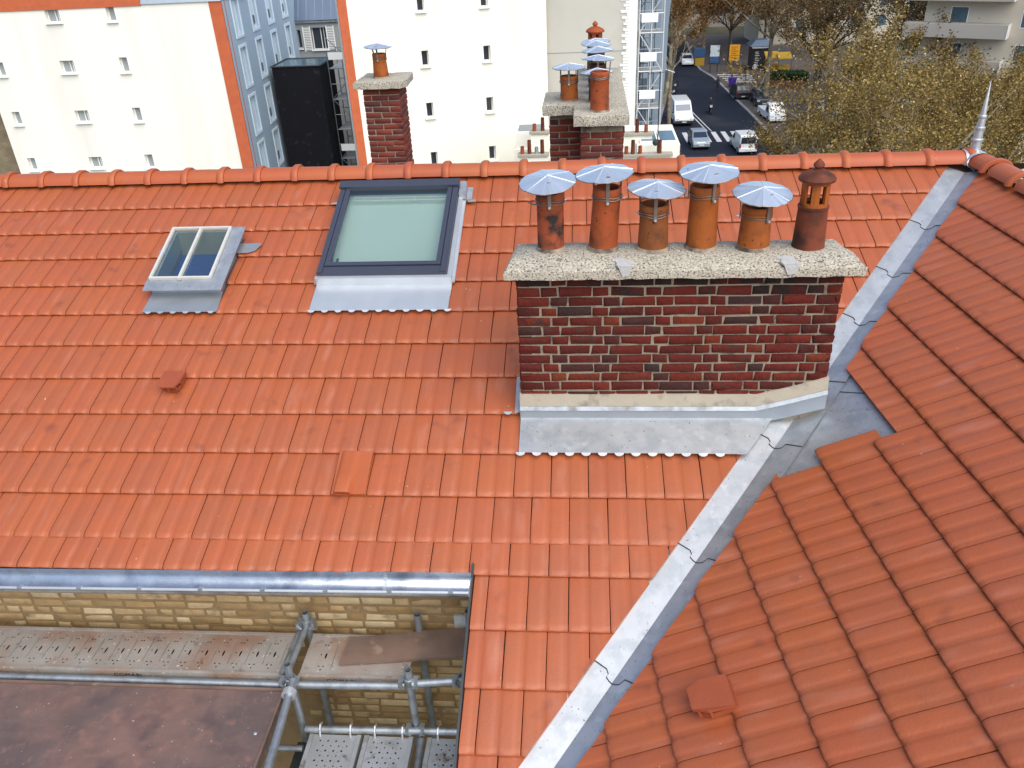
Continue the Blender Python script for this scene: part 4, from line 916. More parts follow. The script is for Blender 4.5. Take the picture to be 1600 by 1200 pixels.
for i, (s, z, w, h) in enumerate(bw):
    Rm = Matrix((da, na, Vector((0,0,1)))).transposed(); fo = MB(); t = .16
    for dx, dz, sx, sz in ((-w/2-t/2,0,t,h+2*t),(w/2+t/2,0,t,h+2*t),(0,h/2+t/2,w,t),(0,-h/2-t/2,w,t)): fo.box(P(s+dx, z+dz, -.02), (sx,.05,sz), Rm)
    f = fo.build('window', M['blue_white'], lb)
    b = MB(); b.box(P(s, z, .17), (w,.04,h), Rm); b.build('shutter', M['blue_white'], f)
    if i % 4 != 0:
        b = MB(); b.box(P(s+.2, z-h*.28, .13), (.32,.04,.5), Rm); b.build('pane', M['win_dark'], f)
    b = MB(); b.box(P(s+.02, z, .14), (.03,.02,h), Rm); b.build('mullion', M['blue_wall'], f)
# rubble wall at the far left edge
tag(MB().bb(-60,-36.1,50.8,55,0,-7.6+H).build('rubble_wall', M['rubble']), 'brown rubble stone wall at the far left edge behind the ridge', 'wall')
# --- grey house at the end of the court
gh = thing('grey_house', Vector((-18.5,67,0)), 'grey rendered house with blue zinc roof at the end of the court', 'house')
gw = [(-19.55,-7.75+H,1.15,1.55),(-21.25,-7.75+H,.62,1.3)]
_, P = wall_with_holes(gh, 'wall', M['old_grey'], (0,65), X_, -Y_, -24, -9, 0, -6.62+H, gw, .3)
for i, (s, z, w, h) in enumerate(gw):
    f = deep_window(gh, P, s, z, w, h, M['win_dark'], X_, -Y_, .3)
    if i == 0:
        for sx in (-1, 1):
            b = MB(); c = Vw(s+sx*(w/2+.32), 64.93, z-H)
            for k in range(14): b.box(c+Vector((0,0,(k-6.5)*.115)), (.48,.03,.06))
            b.box(c+Vector((-.27,0,0)), (.07,.06,1.75)); b.box(c+Vector((.27,0,0)), (.07,.06,1.75)); b.build('louvred_shutter', M['white_paint'], gh)
b = MB(); b.bb(-24,-9,65.32,72,0,-6.7+H); b.build('core', M['old_grey'], gh)
b = MB(); b.bb(-24.2,-8.9,64.8,65.3,-6.62+H,-6.45+H); b.build('cornice', M['old_grey'], gh)
b = MB(); b.hexa([Vw(-24.2,64.7,-6.45),Vw(-8.9,64.7,-6.45),Vw(-8.9,72,-6.45),Vw(-24.2,72,-6.45),Vw(-24.2,67.3,-2.2),Vw(-8.9,67.3,-2.2),Vw(-8.9,72,-2.2),Vw(-24.2,72,-2.2)]); rf = b.build('roof', M['slate'], gh)
for k in range(24):
    x = -24+k*.62; b = MB(); b.tube(Vw(x,64.72,-6.43), Vw(x,67.28,-2.18), .03, 5); b.build('standing_seam', M['lead'], rf)
b = MB(); b.tube(Vw(-22.3,65.2,-5.9), Vw(-22.3,65.2,-4.6), .06, 8); b.tube(Vw(-22.3,65.25,-5.9), Vw(-22.05,65.1,-5.9), .06, 8); b.build('vent_pipe', M['lead'], rf)
# --- netted stair tower and court scaffold
nb_ = thing('netted_tower', Vector((-18.8,58,0)), 'tall box wrapped in black netting beside the blue front', 'netted scaffold')
b = MB(); b.bb(-20.35,-17.15,56,59.4,0,-8.35+H); b.build('black_net', M['net'], nb_)
b = MB(); b.bb(-20.3,-17.2,56.05,59.3,-8.345+H,-8.31+H); b.build('roof_sheet', M['far_glass'], nb_)
b = MB(); b.path([Vw(-20.4,55.97,-8.3),Vw(-17.1,55.97,-8.3),Vw(-17.1,59.4,-8.3),Vw(-20.4,59.4,-8.3),Vw(-20.4,55.97,-8.3)], .05, 6); b.build('top_rail', M['steel_dark'], nb_)
M['scaf_far'] = mat('grey_scaffold_tube', (.20,.22,.24), .5, .6)
M['scaf_white'] = mat('white_scaffold_tube', (.60,.63,.66), .5, .3)
def far_scaffold(name, x0, x1, y0, y1, z0, z1, nx, lift, mt, label, boards=True, board_mt=None, sign=None):
    t = thing(name, Vector(((x0+x1)/2,(y0+y1)/2,0)), label, 'scaffold'); r = .035
    for i in range(nx+1):
        for y in (y0, y1):
            x = x0+(x1-x0)*i/nx; b = MB(); b.tube((x,y,z0),(x,y,z1), r, 6); b.build('upright', mt, t)
    k = 0; z = z0+.3
    while z < z1-.2:
        for y in (y0, y1):
            for dz in (0, 1.0):
                b = MB(); b.tube((x0,y,z+dz),(x1,y,z+dz), r*.8, 5); b.build('ledger', mt, t)
        if boards: b = MB(); b.bb(x0+.05,x1-.05,y0+.1,y1-.1,z-.06,z); b.build('deck_board', board_mt or M['steel_grey'], t)
        b = MB(); s = k % 2; b.tube((x0 if s else x1,y0,z),(x1 if s else x0,y0,z+lift), r*.7, 5); b.build('brace', mt, t)
        if sign and k % sign[0] == 0: b = MB(); b.bb(x0+.1,x0+(x1-x0)*.75,y0-.06,y0-.03,z+.55,z+1.0); b.build('white_board', M['white_paint'], t)
        z += lift; k += 1
    return t
far_scaffold('court_scaffold', -16.9,-14.9,57.2,59.5,0,-7.6+H,2,2.0,M['scaf_far'],'grey tube scaffold between the black net and the white gable',sign=(3,))
# --- tall white gable in the middle
cb = thing('apartment_building', Vector((-7,52,0)), 'tall white gable with two columns of small windows, middle of the background', 'building')
dc = Vector((math.cos(.3), math.sin(.3), 0)); nc = Vector((dc.y, -dc.x, 0))
cw = []
for z in (-12.35,-9.6,-6.86,-4.1):
    for s in (-8.93,-5.48): cw.append((s, z+H, .40, .82))
_, P = wall_with_holes(cb, 'wall', M['white_warm'], (0+50*math.sin(.3)*math.sin(.3)*0,50), dc, nc, -12.79, -2.05, 0, 0+H, cw, .3)
for s, z, w, h in cw: deep_window(cb, P, s, z, w, h, M['win_dark'], dc, nc, .3)
b = MB(); b.hexa([P(-13.25,0,-.02),P(-12.785,0,-.02),P(-12.785,0,.5),P(-13.25,0,.5),P(-13.25,H,-.02),P(-12.785,H,-.02),P(-12.785,H,.5),P(-13.25,H,.5)]); b.build('corner_band', M['band_orange'], cb)
b = MB(); b.hexa([P(-13.2,0,.45),P(-2.2,0,.45),P(-2.2,0,5),P(-13.2,0,5),P(-13.2,H,.45),P(-2.2,H,.45),P(-2.2,H,5),P(-13.2,H,5)]); b.build('core', M['white_warm'], cb)
# --- greige gable with toothed brick edge
gb = thing('stucco_building', Vector((.6,52,0)), 'pale grey stucco gable with white toothed brick edge beside the street scaffold', 'building')
b = MB(); b.bb(-2.4,2.62,49.9,70,0,H); b.build('wall', M['grey_wall'], gb)
b = MB(); b.bb(2.62,3.06,49.93,70,0,H); b.build('side_wall', M['white_wall'], gb)
zz = 6.; k = 0
while zz < H:
    w = .32 if k % 2 else .14; w += random.choice((0,.08,.16)); b = MB(); b.bb(2.61-w,2.63,49.86,49.92,zz,zz+.13); b.build('toothing_brick', M['white_paint'], gb); zz += .155; k += 1
for z in (-7.2,-9.9): b = MB(); b.bb(-2.3,2.4,49.88,49.902,z+H,z+.03+H); b.build('render_joint', M['old_grey'], gb)
far_scaffold('street_scaffold', 3.2,4.55,50.2,51.6,0,H,2,2.05,M['scaf_white'],'white tube scaffold with blue sheeting on the street front',sign=(1,), board_mt=M['old_grey'])
ts = far_scaffold('street_scaffold', 3.2,4.55,56.2,59.6,0,H,2,2.05,M['scaf_far'],'darker scaffold bays deeper along the street front')
b = MB(); rows = []
for y in (50.9,55,60,66,72):
    rows.append([(4.72+.05*math.sin(y)+.12*math.sin(z*.5+y)+(.9 if z > 15.5 else 0)*(z-15.5)/6, y, z) for z in (0,3,6,9,11,13,15,17,19,21)])
M['tarp'] = leaf_mat('sheeting', [(0,(.38,.46,.55)),(1,(.42,.50,.58))]); M['tarp'].node_tree.nodes['Mix Shader'].inputs[0].default_value = .6
b.sheet(rows); tag(b.build('scaffold_sheeting', M['tarp'], None, 60), 'blue grey sheeting hung along the outside of the street scaffold', 'sheeting')
# --- lower house roof parapets with small pots
lh = thing('low_house', Vector((.6,42,0)), 'low white house roof block with two glass roof lights between chimney and street', 'house')
b = MB(); b.bb(2.6,4.62,39.9,44,0,-10.0+H); b.build('wall', M['white_warm'], lh)
b = MB(); b.bb(-3.4,2.59,41.5,46,0,-10.45+H); b.build('lower_wall', M['white_warm'], lh)
for x in (2.75,3.65):
    f = MB().hexa([Vw(a,y,z) for z in (-10.0,-9.86) for a,y in ((x,40.1),(x+.85,40.1),(x+.85,42.2),(x,42.2))]).build('roof_light', M['white_paint'], lh)
    MB().bb(x+.06,x+.79,40.16,42.1,-9.858+H,-9.85+H).build('pane', M['far_glass'], f)
f = MB().hexa([Vw(a,y,z) for z in (-9.75,-9.6) for a,y in ((-3.3,41.6),(-1.9,41.6),(-1.9,43.2),(-3.3,43.2))]).build('roof_light', M['white_paint'], lh); MB().bb(-3.2,-2.0,41.7,43.1,-9.598+H,-9.59+H).build('pane', M['far_glass'], f)
MB().bb(-3.32,-1.88,41.58,43.3,-10.45+H,-9.76+H).build('roof_light_base', M['white_warm'], lh)
def small_stack(x0, x1, y, ztop, pots, label):
    t = thing('chimney_stack', Vector(((x0+x1)/2, y, ztop-1)), label, 'chimney stack', 'small chimney stacks on the low house')
    b = MB(); b.bb(x0+.06,x1-.06,y-.14,y+.2,ztop-1.3,ztop-.1); b.build('stack', M['white_warm'], t)
    me = slab([(x0,y-.22),(x1,y-.22),(x1,y+.28),(x0,y+.28)], ztop, .12, int(x0*10)); me.materials.append(M['concrete']); link('cap', me, t)
    for px_, h, mt in pots:
        b = MB(); b.lathe([(.095,0),(.085,h),(.065,h),(.06,h*.6),(0,h*.6)], 12, (px_,y,ztop)); b.build('clay_pot', mt, t, 40)
small_stack(1.75,4.15,38.6,-10.05+H,[(2.03,.34,M['pot_red']),(2.33,.62,M['pot_brown']),(2.66,.36,M['pot_red']),(3.55,.60,M['pot_brown'])],'small stack with four clay pots just above the ridge, right')
small_stack(1.9,3.4,40.6,-9.55+H,[(1.95,.3,M['pot_dark']),(2.62,.62,M['pot_brown']),(3.05,.36,M['pot_red'])],'small stack with three pots behind, beside the white block')
small_stack(-3.0,-1.55,38.6,-9.92+H,[(-2.78,.34,M['pot_red']),(-2.45,.62,M['pot_brown']),(-2.12,.3,M['lead']),(-1.85,.62,M['pot_brown'])],'small stack with four pots just above the ridge, left of the rear chimney')
small_stack(-2.55,-1.55,40.6,-9.35+H,[(-2.3,.34,M['pot_red']),(-1.9,.62,M['pot_brown'])],'small stack with two pots behind the left one')
am = thing('aerial_mast', Vector((3.5,39.4,-11+H)), 'thin dark aerial mast beside the white block', 'aerial')
MB().tube(Vw(3.52,39.4,-11),Vw(3.5,39.4,-6.6),.028,6).build('mast', M['steel_dark'], am)
b = MB(); b.lathe([(.0,-.02),(.14,0),(.16,.05)], 12, Vw(3.42,39.3,-9.75), R=Matrix(((1,0,0),(0,0,1),(0,-1,0)))); b.build('dish', M['steel_dark'], am)
b = MB(); b.tube(Vw(3.0,39.4,-6.7),Vw(3.9,39.4,-6.62),.015,5); b.tube(Vw(3.1,39.4,-6.9),Vw(3.1,39.4,-6.5),.012,5); b.tube(Vw(3.8,39.4,-6.85),Vw(3.8,39.4,-6.4),.012,5); b.build('antenna', M['steel_dark'], am)
# ------------------------------------------------------------------ rear chimneys of this roof
G2 = 'chimney pots on the rear chimney'
rc = thing('brick_chimney', Vector((.2,9.5,-2.8+H)), 'red brick chimney behind the ridge with an L-shaped cap and a row of pots', 'chimney')
b = MB(); b.bb(-.012,.430,9.006,11.6,-3.6+H,-1.99+H); b.bb(-.365,-.013,9.606,10.1,-3.6+H,-1.99+H); b.build('mortar_core', M['mortar'], rc)
brick_face(rc, 'cs', M['brick_red2'], (-.018,9.0), (.436,9.0), -2.53+H, -2.03+H, .0715, 0)
brick_face(rc, 'cs', M['brick_red2'], (-.370,9.6), (-.019,9.6), -2.66+H, -2.02+H, .0715, 0)
brick_face(rc, 'cs', M['brick_red2'], (.436,9.0), (.436,11.6), -2.53+H, -2.03+H, .0715, math.pi/2)
brick_face(rc, 'cs', M['brick_red2'], (-.018,9.6), (-.018,9.0), -2.53+H, -2.03+H, .0715, -math.pi/2)
me = slab([(-.09,8.86),(.49,8.86),(.50,11.75),(-.09,11.75),(-.09,10.2),(-.43,10.2),(-.44,9.42),(-.09,9.42)], -1.90+H, .11, 9); me.materials.append(M['concrete']); smoothm(me, 50); rcap = link('concrete_cap', me, rc)
b = MB(); b.hexa([Vw(x,y,z) for z in (-2.75,-2.52) for x,y in ((-.05,8.93),(.46,8.93),(.46,9.02),(-.05,9.02))]); b.hexa([Vw(-.42,9.5,-2.85),Vw(-.02,9.5,-2.75),Vw(-.02,9.62,-2.75),Vw(-.42,9.62,-2.85),Vw(-.42,9.55,-2.72),Vw(-.02,9.5,-2.56),Vw(-.02,9.62,-2.56),Vw(-.42,9.62,-2.72)]); b.build('render_band', M['mortar'], rc)
zp = -1.905+H
pot('chimney_pot', (-.145,9.68,zp), .27, .098, .095, M['pot_orange'], 'squat orange pot with cowl on the left arm of the rear chimney', (.09,(.0,.0),(0,0)), seed=11, grp=G2)
p_ = pot('chimney_pot', (.185,9.10,zp), .40, .100, .094, M['pot_red'], 'tall orange pot without cowl, nearest on the rear chimney', None, seed=12, grp=G2)
b = MB(); b.box(Vw(.285,9.1,-1.49), (.012,.02,.16), Matrix.Rotation(.12,3,'Y')); b.build('strap', M['strap'], p_)
for i, (y, h, cz) in enumerate(((9.55,.26,.06),(10.0,.33,.06),(10.42,.36,.06),(10.86,.37,.06),(11.2,.35,.06))):
    pot('chimney_pot', (.17+.01*(i % 2),y,zp), h, .098, .09, M['pot_brown'], 'brown clay pot under a blue cowl, %s in the row on the rear chimney' % ['second','third','fourth','fifth','sixth'][i], (cz,(.03*(i-2),.04*(1 if i % 2 else -1)),(.01*(i % 3-1),0)), seed=20+i, grp=G2)
lantern('chimney_pot', (.17,11.55,zp), .60, .105, M['pot_red'], M['pot_red'], 'orange lantern pot with domed lid, farthest on the rear chimney', G2)
lc = thing('brick_chimney', Vector((-2.6,11.2,-3.2+H)), 'slender red brick chimney behind the ridge with one cowled pot', 'chimney')
b = MB(); b.bb(-2.838,-2.378,11.006,11.5,-4.2+H,-1.91+H); b.build('mortar_core', M['mortar'], lc)
brick_face(lc, 'cs', M['brick_red2'], (-2.845,11.0), (-2.371,11.0), -3.05+H, -1.94+H, .0735, 0)
brick_face(lc, 'cs', M['brick_red2'], (-2.371,11.0), (-2.371,11.5), -3.05+H, -1.94+H, .0735, math.pi/2)
me = slab([(-2.93,10.88),(-2.33,10.88),(-2.25,11.0),(-2.27,11.56),(-2.90,11.56)], -1.835+H, .09, 3); me.materials.append(M['concrete']); smoothm(me, 50); link('concrete_cap', me, lc)
pot('chimney_pot', (-2.62,11.2,-1.84+H), .30, .098, .082, M['pot_orange'], 'single orange pot with a bent cowl on the slender chimney', (.085,(.02,.03),(.0,0)), seed=31, grp='chimney pot on the slender chimney')
# ------------------------------------------------------------------ trees
M['leaf_gold'] = leaf_mat('golden_leaves', [(0,(.08,.058,.022)),(.3,(.17,.115,.034)),(.65,(.28,.185,.050)),(.92,(.42,.29,.085)),(1,(.62,.52,.27))])
M['leaf_brown'] = leaf_mat('brown_leaves', [(0,(.06,.040,.018)),(.4,(.13,.078,.030)),(.8,(.21,.125,.045)),(1,(.36,.27,.13))])
M['leaf_rust'] = leaf_mat('rust_leaves', [(0,(.09,.045,.016)),(.5,(.17,.085,.026)),(.9,(.25,.13,.04)),(1,(.34,.22,.09))])
M['leaf_olive'] = leaf_mat('olive_leaves', [(0,(.04,.036,.016)),(.5,(.10,.08,.032)),(.9,(.18,.135,.055)),(1,(.42,.35,.20))])
M['leaf_green'] = leaf_mat('green_leaves', [(0,(.012,.03,.012)),(.6,(.03,.07,.025)),(1,(.07,.12,.04))])
M['bark'] = mat('grey_bark', (.20,.165,.115), .95, nscale=3, namt=.3, bump=.4, bscale=10, col2=(.36,.32,.23), c2scale=2, c2lo=.5, c2hi=.62)
M['bark_dark'] = mat('dark_bark', (.06,.048,.036), .95, nscale=3, namt=.3, bump=.4, bscale=10)
def tree(name, x, y, h, r, label, leaf, nleaf=9000, lsize=.17, seed=1, bark=None, fork=.35, spread=1., trunk_r=.24, lean=(0,0), twigs=5, group='street and park trees', dmax=4, clump=.5):
    rnd = random.Random(seed); t = thing(name, Vector((x,y,0)), label, 'tree', group)
    trunk = MB(); limbs = MB(); ends = []
    base = Vector((x,y,-.1)); top = Vector((x+lean[0],y+lean[1],h*fork))
    mid = base.lerp(top,.5)+Vector((rnd.uniform(-.25,.25),rnd.uniform(-.25,.25),0))
    trunk.tube(base, mid, trunk_r, 9, trunk_r*.82); trunk.tube(mid, top, trunk_r*.82, 9, trunk_r*.66)
    def grow(p, d, ln, rad, dep):
        n = 3; q = p
        for k in range(n):
            d = (d+Vector((rnd.uniform(-.22,.22),rnd.uniform(-.22,.22),rnd.uniform(-.06,.16)))).normalized(); e = q+d*(ln/n); r2 = rad*.82
            limbs.tube(q, e, rad, 6 if dep < 2 else 3, r2, cap=False); q = e; rad = r2
            if dep >= 2: ends.append((q.copy(), dep))
            if dep < dmax and k > 0 or dep in (1,2):
                for _ in range(1 if dep < 3 else 1):
                    w = rnd.uniform(0,6.283); s = Vector((math.cos(w), math.sin(w), rnd.uniform(-.1,.6)))
                    nd = (d*.75+s*rnd.uniform(.45,.95)).normalized()
                    if dep < dmax: grow(q, nd, ln*rnd.uniform(.50,.72), rad*.62, dep+1)
        ends.append((q.copy(), dep+1))
    nl = twigs
    for k in range(nl):
        w = 6.283*(k+rnd.uniform(-.25,.25))/nl; up = rnd.uniform(.65,1.35)
        d = Vector((math.cos(w)*spread, math.sin(w)*spread, up)).normalized()
        grow(top+Vector((0,0,-rnd.uniform(0,.3)*h*fork*.3)), d, (h*(1-fork))*rnd.uniform(.42,.55), trunk_r*.46, 1)
    d = Vector((rnd.uniform(-.15,.15),rnd.uniform(-.15,.15),1)).normalized(); grow(top, d, h*(1-fork)*.55, trunk_r*.5, 1)
    # fit the skeleton into the crown
    zmax = max(p.z for p, _ in ends); rmax = sorted(math.hypot(p.x-x-lean[0], p.y-y-lean[1]) for p, _ in ends)[int(len(ends)*.97)]
    sz = (h-top.z)/(zmax-top.z); sr = r/rmax
    def fit(v): return Vector((top.x+(v[0]-top.x)*sr, top.y+(v[1]-top.y)*sr, top.z+(v[2]-top.z)*sz))
    limbs.v = [tuple(fit(v)) for v in limbs.v]
    trunk.build('trunk', bark or M['bark'], t, 60)
    me = bpy.data.meshes.new('limbs'); me.from_pydata(limbs.v, [], limbs.f); me.materials.append(bark or M['bark']); link('limbs', me, t)
    if nleaf:
        lv = []; lf = []; pts = [fit(p) for p, dp in ends]; wt = [(.03 if rnd.random() > clump else .3+rnd.random()) for _ in pts]
        cl = rnd.choices(pts, wt, k=nleaf); sg = r*.042
        for i, p in enumerate(cl):
            c = p+Vector((rnd.gauss(0,sg),rnd.gauss(0,sg),rnd.gauss(-.1,sg)))
            a = Vector((rnd.gauss(0,1),rnd.gauss(0,1),rnd.gauss(0,.7))).normalized(); q = a.cross(Vector((rnd.gauss(0,1),rnd.gauss(0,1),rnd.gauss(0,1)))).normalized(); s = lsize*rnd.uniform(.55,1.25)
            k = len(lv); lv += [c-a*s*.6, c+q*s*.38, c+a*s*.6, c-q*s*.38]; lf.append((k,k+1,k+2,k+3))
        me = bpy.data.meshes.new('crown'); me.from_pydata([tuple(v) for v in lv], [], lf); me.materials.append(leaf); link('crown', me, t)
    return t
tree('plane_tree', 16.9,46.5,15.0,7.8,'large golden-leaved tree right behind the ridge, nearest of the trees', M['leaf_gold'], 40000, .125, 3, clump=.42, dmax=5, twigs=8, spread=1.1, trunk_r=.60, fork=.30)
tree('plane_tree', 26.0,54,12.2,6.4,'golden brown tree behind the zinc finial at the right edge', M['leaf_gold'], 28000, .135, 5, clump=.45, twigs=7, spread=1.1)
tree('plane_tree', 13.6,46.0,8.6,4.4,'low brown-leaved tree in front of the golden one, left of it', M['leaf_olive'], 15000, .115, 6, dmax=5, twigs=6, spread=1.2, fork=.3, trunk_r=.16)
tree('plane_tree', 19.6,66.0,8.8,5.0,'thin brown tree over the parked pickup', M['leaf_olive'], 7000, .15, 8, twigs=7, trunk_r=.2)
tree('plane_tree', 22.5,57,13.2,6.4,'golden tree between the nearest tree and the one behind the finial', M['leaf_gold'], 18000, .14, 41, clump=.4, dmax=5, twigs=8)
tree('plane_tree', 32.5,68,11.5,5.6,'golden brown tree hiding the foot of the balconied block', M['leaf_gold'], 24000, .15, 42, clump=.5, twigs=8)
tree('plane_tree', 24.5,76.0,13.5,6.0,'yellow-brown tree behind the golden one beside the zebra crossing', M['leaf_gold'], 12000, .18, 9, twigs=7)
tree('plane_tree', 34.5,84.0,14.5,7.0,'tall brown tree before the balconied block', M['leaf_brown'], 12000, .20, 10, twigs=7)
tree('plane_tree', 21.06,100.5,15.5,6.2,'bare pale-trunked plane tree on the right pavement', M['leaf_brown'], 4200, .2, 12, fork=.5, trunk_r=.33, twigs=6, dmax=5)
tree('plane_tree', 30,112,16,7.0,'almost bare tree behind the planter', M['leaf_brown'], 9000, .24, 13, bark=M['bark_dark'], fork=.33, twigs=7, dmax=5)
tree('plane_tree', 38,104,16,7.5,'brown tree left of the balconied block', M['leaf_brown'], 7000, .24, 14, bark=M['bark_dark'], twigs=7, dmax=5)
tree('plane_tree', 9.4,101,15.0,4.6,'leaning rust-leaved tree on the left pavement beside the sheeting', M['leaf_rust'], 8000, .2, 15, fork=.45, lean=(.8,1.), trunk_r=.3, twigs=6)
tree('plane_tree', 11.9,118,16,5.5,'rust-coloured tree over the far white car', M['leaf_rust'], 13000, .24, 16, fork=.42, lean=(1.0,0), twigs=6)
tree('plane_tree', 18.5,136,15,6.5,'rust-brown tree beyond the advertising panel', M['leaf_rust'], 12000, .27, 17, twigs=7)
tree('plane_tree', 9.0,88,13.5,3.2,'thin bare tree close to the street scaffold', M['leaf_rust'], 900, .2, 18, fork=.5, trunk_r=.2, twigs=5, dmax=5)
tree('plane_tree', 27,134,15,7.5,'bare dark tree behind the kiosk', M['leaf_brown'], 8000, .26, 19, bark=M['bark_dark'], twigs=8, dmax=5)
tree('plane_tree', 46,128,17,8,'brown tree far right before the pale wall', M['leaf_brown'], 9000, .28, 20, bark=M['bark_dark'], twigs=7)
tree('plane_tree', 13.5,150,16,7.5,'dense brown tree closing the far end of the street', M['leaf_brown'], 12000, .3, 21, twigs=7)
tree('plane_tree', 23.5,142,15.5,7.5,'dense rust-brown tree behind the kiosk roof', M['leaf_rust'], 14000, .27, 31, clump=.8, twigs=8)
tree('plane_tree', 30,146,16,7.5,'dark brown tree closing the square behind the yellow stalls', M['leaf_brown'], 14000, .27, 32, clump=.8, bark=M['bark_dark'], twigs=8)
tree('plane_tree', 9,134,16,7,'dense rust-brown tree on the left before the far grey building', M['leaf_rust'], 14000, .27, 33, clump=.8, twigs=8)
tree('plane_tree', 25.5,97,15.5,6.5,'twiggy brown tree right of the pale trunk', M['leaf_brown'], 10000, .20, 25, bark=M['bark_dark'], twigs=8, dmax=5)
tree('plane_tree', 34,132,16,7.5,'bare tree before the windows of the long pale building', M['leaf_brown'], 8000, .26, 26, bark=M['bark_dark'], twigs=8, dmax=5)
tree('plane_tree', 21,128,14,6,'rust-brown tree over the orange sign', M['leaf_rust'], 7000, .24, 27, bark=M['bark_dark'], twigs=8, dmax=5)
# ------------------------------------------------------------------ far blocks
def block(name, c, sx, sy, h, rz, mt, label, cols, rows, z0=3.0, bal=False):
    c = Vector(c); t = thing(name, c, label, 'building'); R = Matrix.Rotation(rz, 3, 'Z'); dx = R @ X_; n = R @ -Y_
    b = MB(); b.box(c+Vector((0,0,h/2)), (sx,sy,h), R); b.build('wall', mt, t)
    for i in range(cols):
        for j in range(rows):
            p = c + dx*((i+.5)/cols-.5)*sx + n*(sy/2) + Vector((0,0,z0+j*2.9))
            window(t, p, 1.3, 1.5, dx, n, M['far_glass'], sill=False)
            if bal and i % 2 == 0:
                b = MB(); b.box(p+n*.7+Vector((0,0,-1.0)), (sx/cols*1.5,1.4,1.1), R); b.build('balcony', M['far_grey'], t)
                b = MB(); b.box(p+n*.72+dx*(sx/cols*.75+.02)+Vector((0,0,-1.0)), (.06,1.42,1.12), R); b.build('balcony_end', M['white_paint'], t)
    return t
block('far_building', (58,152,0), 60, 10, 20, .05, M['pale_far'], 'long pale building behind the bare trees', 14, 6)
block('far_building', (4,176,0), 60, 10, 18, 0, M['far_grey'], 'grey building closing the view behind the rust-coloured trees', 12, 5)
block('balcony_block', (42.0,80,0), 22, 9, 24, -.55, M['pale_far'], 'beige apartment block with balconies at the right edge', 4, 7, 2.5, True)
wb_ = thing('garden_house', Vector((37.5,68,0)), 'small pale house with a red roof edge at the right edge', 'house')
b = MB(); b.box((38.6,71,4.2), (5,6,8.4), Matrix.Rotation(-.5,3,'Z')); b.build('wall', M['white_wall'], wb_)
b = MB(); b.box((38.6,71,8.62), (5.6,6.6,.4), Matrix.Rotation(-.5,3,'Z')); b.build('roof', M['band_orange'], wb_)
# ------------------------------------------------------------------ vehicles
M['car_white'] = mat('white_car_paint', (.74,.76,.78), .3, coat=.4); M['car_silver'] = mat('silver_car_paint', (.38,.44,.50), .32, .5, coat=.4)
M['car_dark'] = mat('dark_car_paint', (.014,.016,.024), .3, coat=.5); M['car_glass'] = mat('car_glass', (.02,.03,.05), .1, spec=.8)
M['car_glass_light'] = mat('sky_lit_glass', (.10,.13,.19), .12, spec=.8)
M['tyre'] = mat('tyre_rubber', (.015,.015,.016), .85); M['rim'] = mat('wheel_rim', (.35,.36,.38), .4, .7)
M['bumper'] = mat('black_bumper', (.02,.022,.028), .6); M['lamp'] = mat('headlamp', (.6,.62,.65), .15, spec=.8); M['tail'] = mat('tail_lamp', (.25,.015,.012), .25); M['plate'] = mat('number_plate', (.65,.66,.62), .5)
CARS = {  # side outline (x from nose, z), glass area outlines, width, roof narrowing
 'van': dict(L=5.2, W=1.98, out=[(0,.35),(-.02,.75),(.10,.98),(.85,1.22),(1.55,2.05),(1.9,2.30),(4.9,2.34),(5.18,2.2),(5.2,.35)], ws=[(.92,1.27),(1.50,2.0)], side=[(1.15,1.35),(1.62,1.92),(2.15,1.95),(2.15,1.32)], rear=None, wh=(.95,4.25), wr=.33, tum=.12),
 'hatch': dict(L=3.45, W=1.64, out=[(0,.3),(-.02,.55),(.08,.78),(.75,.98),(1.45,1.42),(1.8,1.50),(2.9,1.47),(3.35,1.05),(3.45,.75),(3.45,.3)], ws=[(.82,1.02),(1.42,1.40)], side=[(1.05,1.0),(1.5,1.36),(2.85,1.36),(3.1,1.02)], rear=[(2.98,1.40),(3.33,1.08)], wh=(.62,2.88), wr=.28, tum=.16),
 'panelvan': dict(L=4.1, W=1.70, out=[(0,.3),(-.02,.6),(.08,.82),(.85,1.0),(1.4,1.52),(1.65,1.75),(3.9,1.82),(4.05,1.7),(4.1,.3)], ws=[(.92,1.05),(1.38,1.48)], side=[(1.12,1.05),(1.5,1.5),(1.95,1.52),(1.95,1.02)], rear=[(4.085,1.62),(4.09,1.05)], wh=(.7,3.4), wr=.3, tum=.12),
 'suv': dict(L=4.4, W=1.80, out=[(0,.35),(-.02,.7),(.08,.95),(1.0,1.08),(1.6,1.55),(2.0,1.66),(3.7,1.62),(4.25,1.1),(4.4,.9),(4.4,.35)], ws=[(1.06,1.12),(1.58,1.53)], side=[(1.3,1.12),(1.75,1.52),(3.6,1.5),(3.95,1.12)], rear=[(3.78,1.55),(4.22,1.14)], wh=(.8,3.6), wr=.33, tum=.18),
 'pickup': dict(L=4.6, W=1.75, out=[(0,.4),(-.02,.75),(.05,.95),(.35,1.1),(.75,1.75),(1.0,1.95),(1.7,1.95),(1.78,1.05),(4.55,1.05),(4.6,.4)], ws=[(.40,1.15),(.74,1.70)], side=[(.75,1.15),(.95,1.75),(1.55,1.75),(1.55,1.12)], rear=None, wh=(.8,3.7), wr=.32, tum=.1),
}
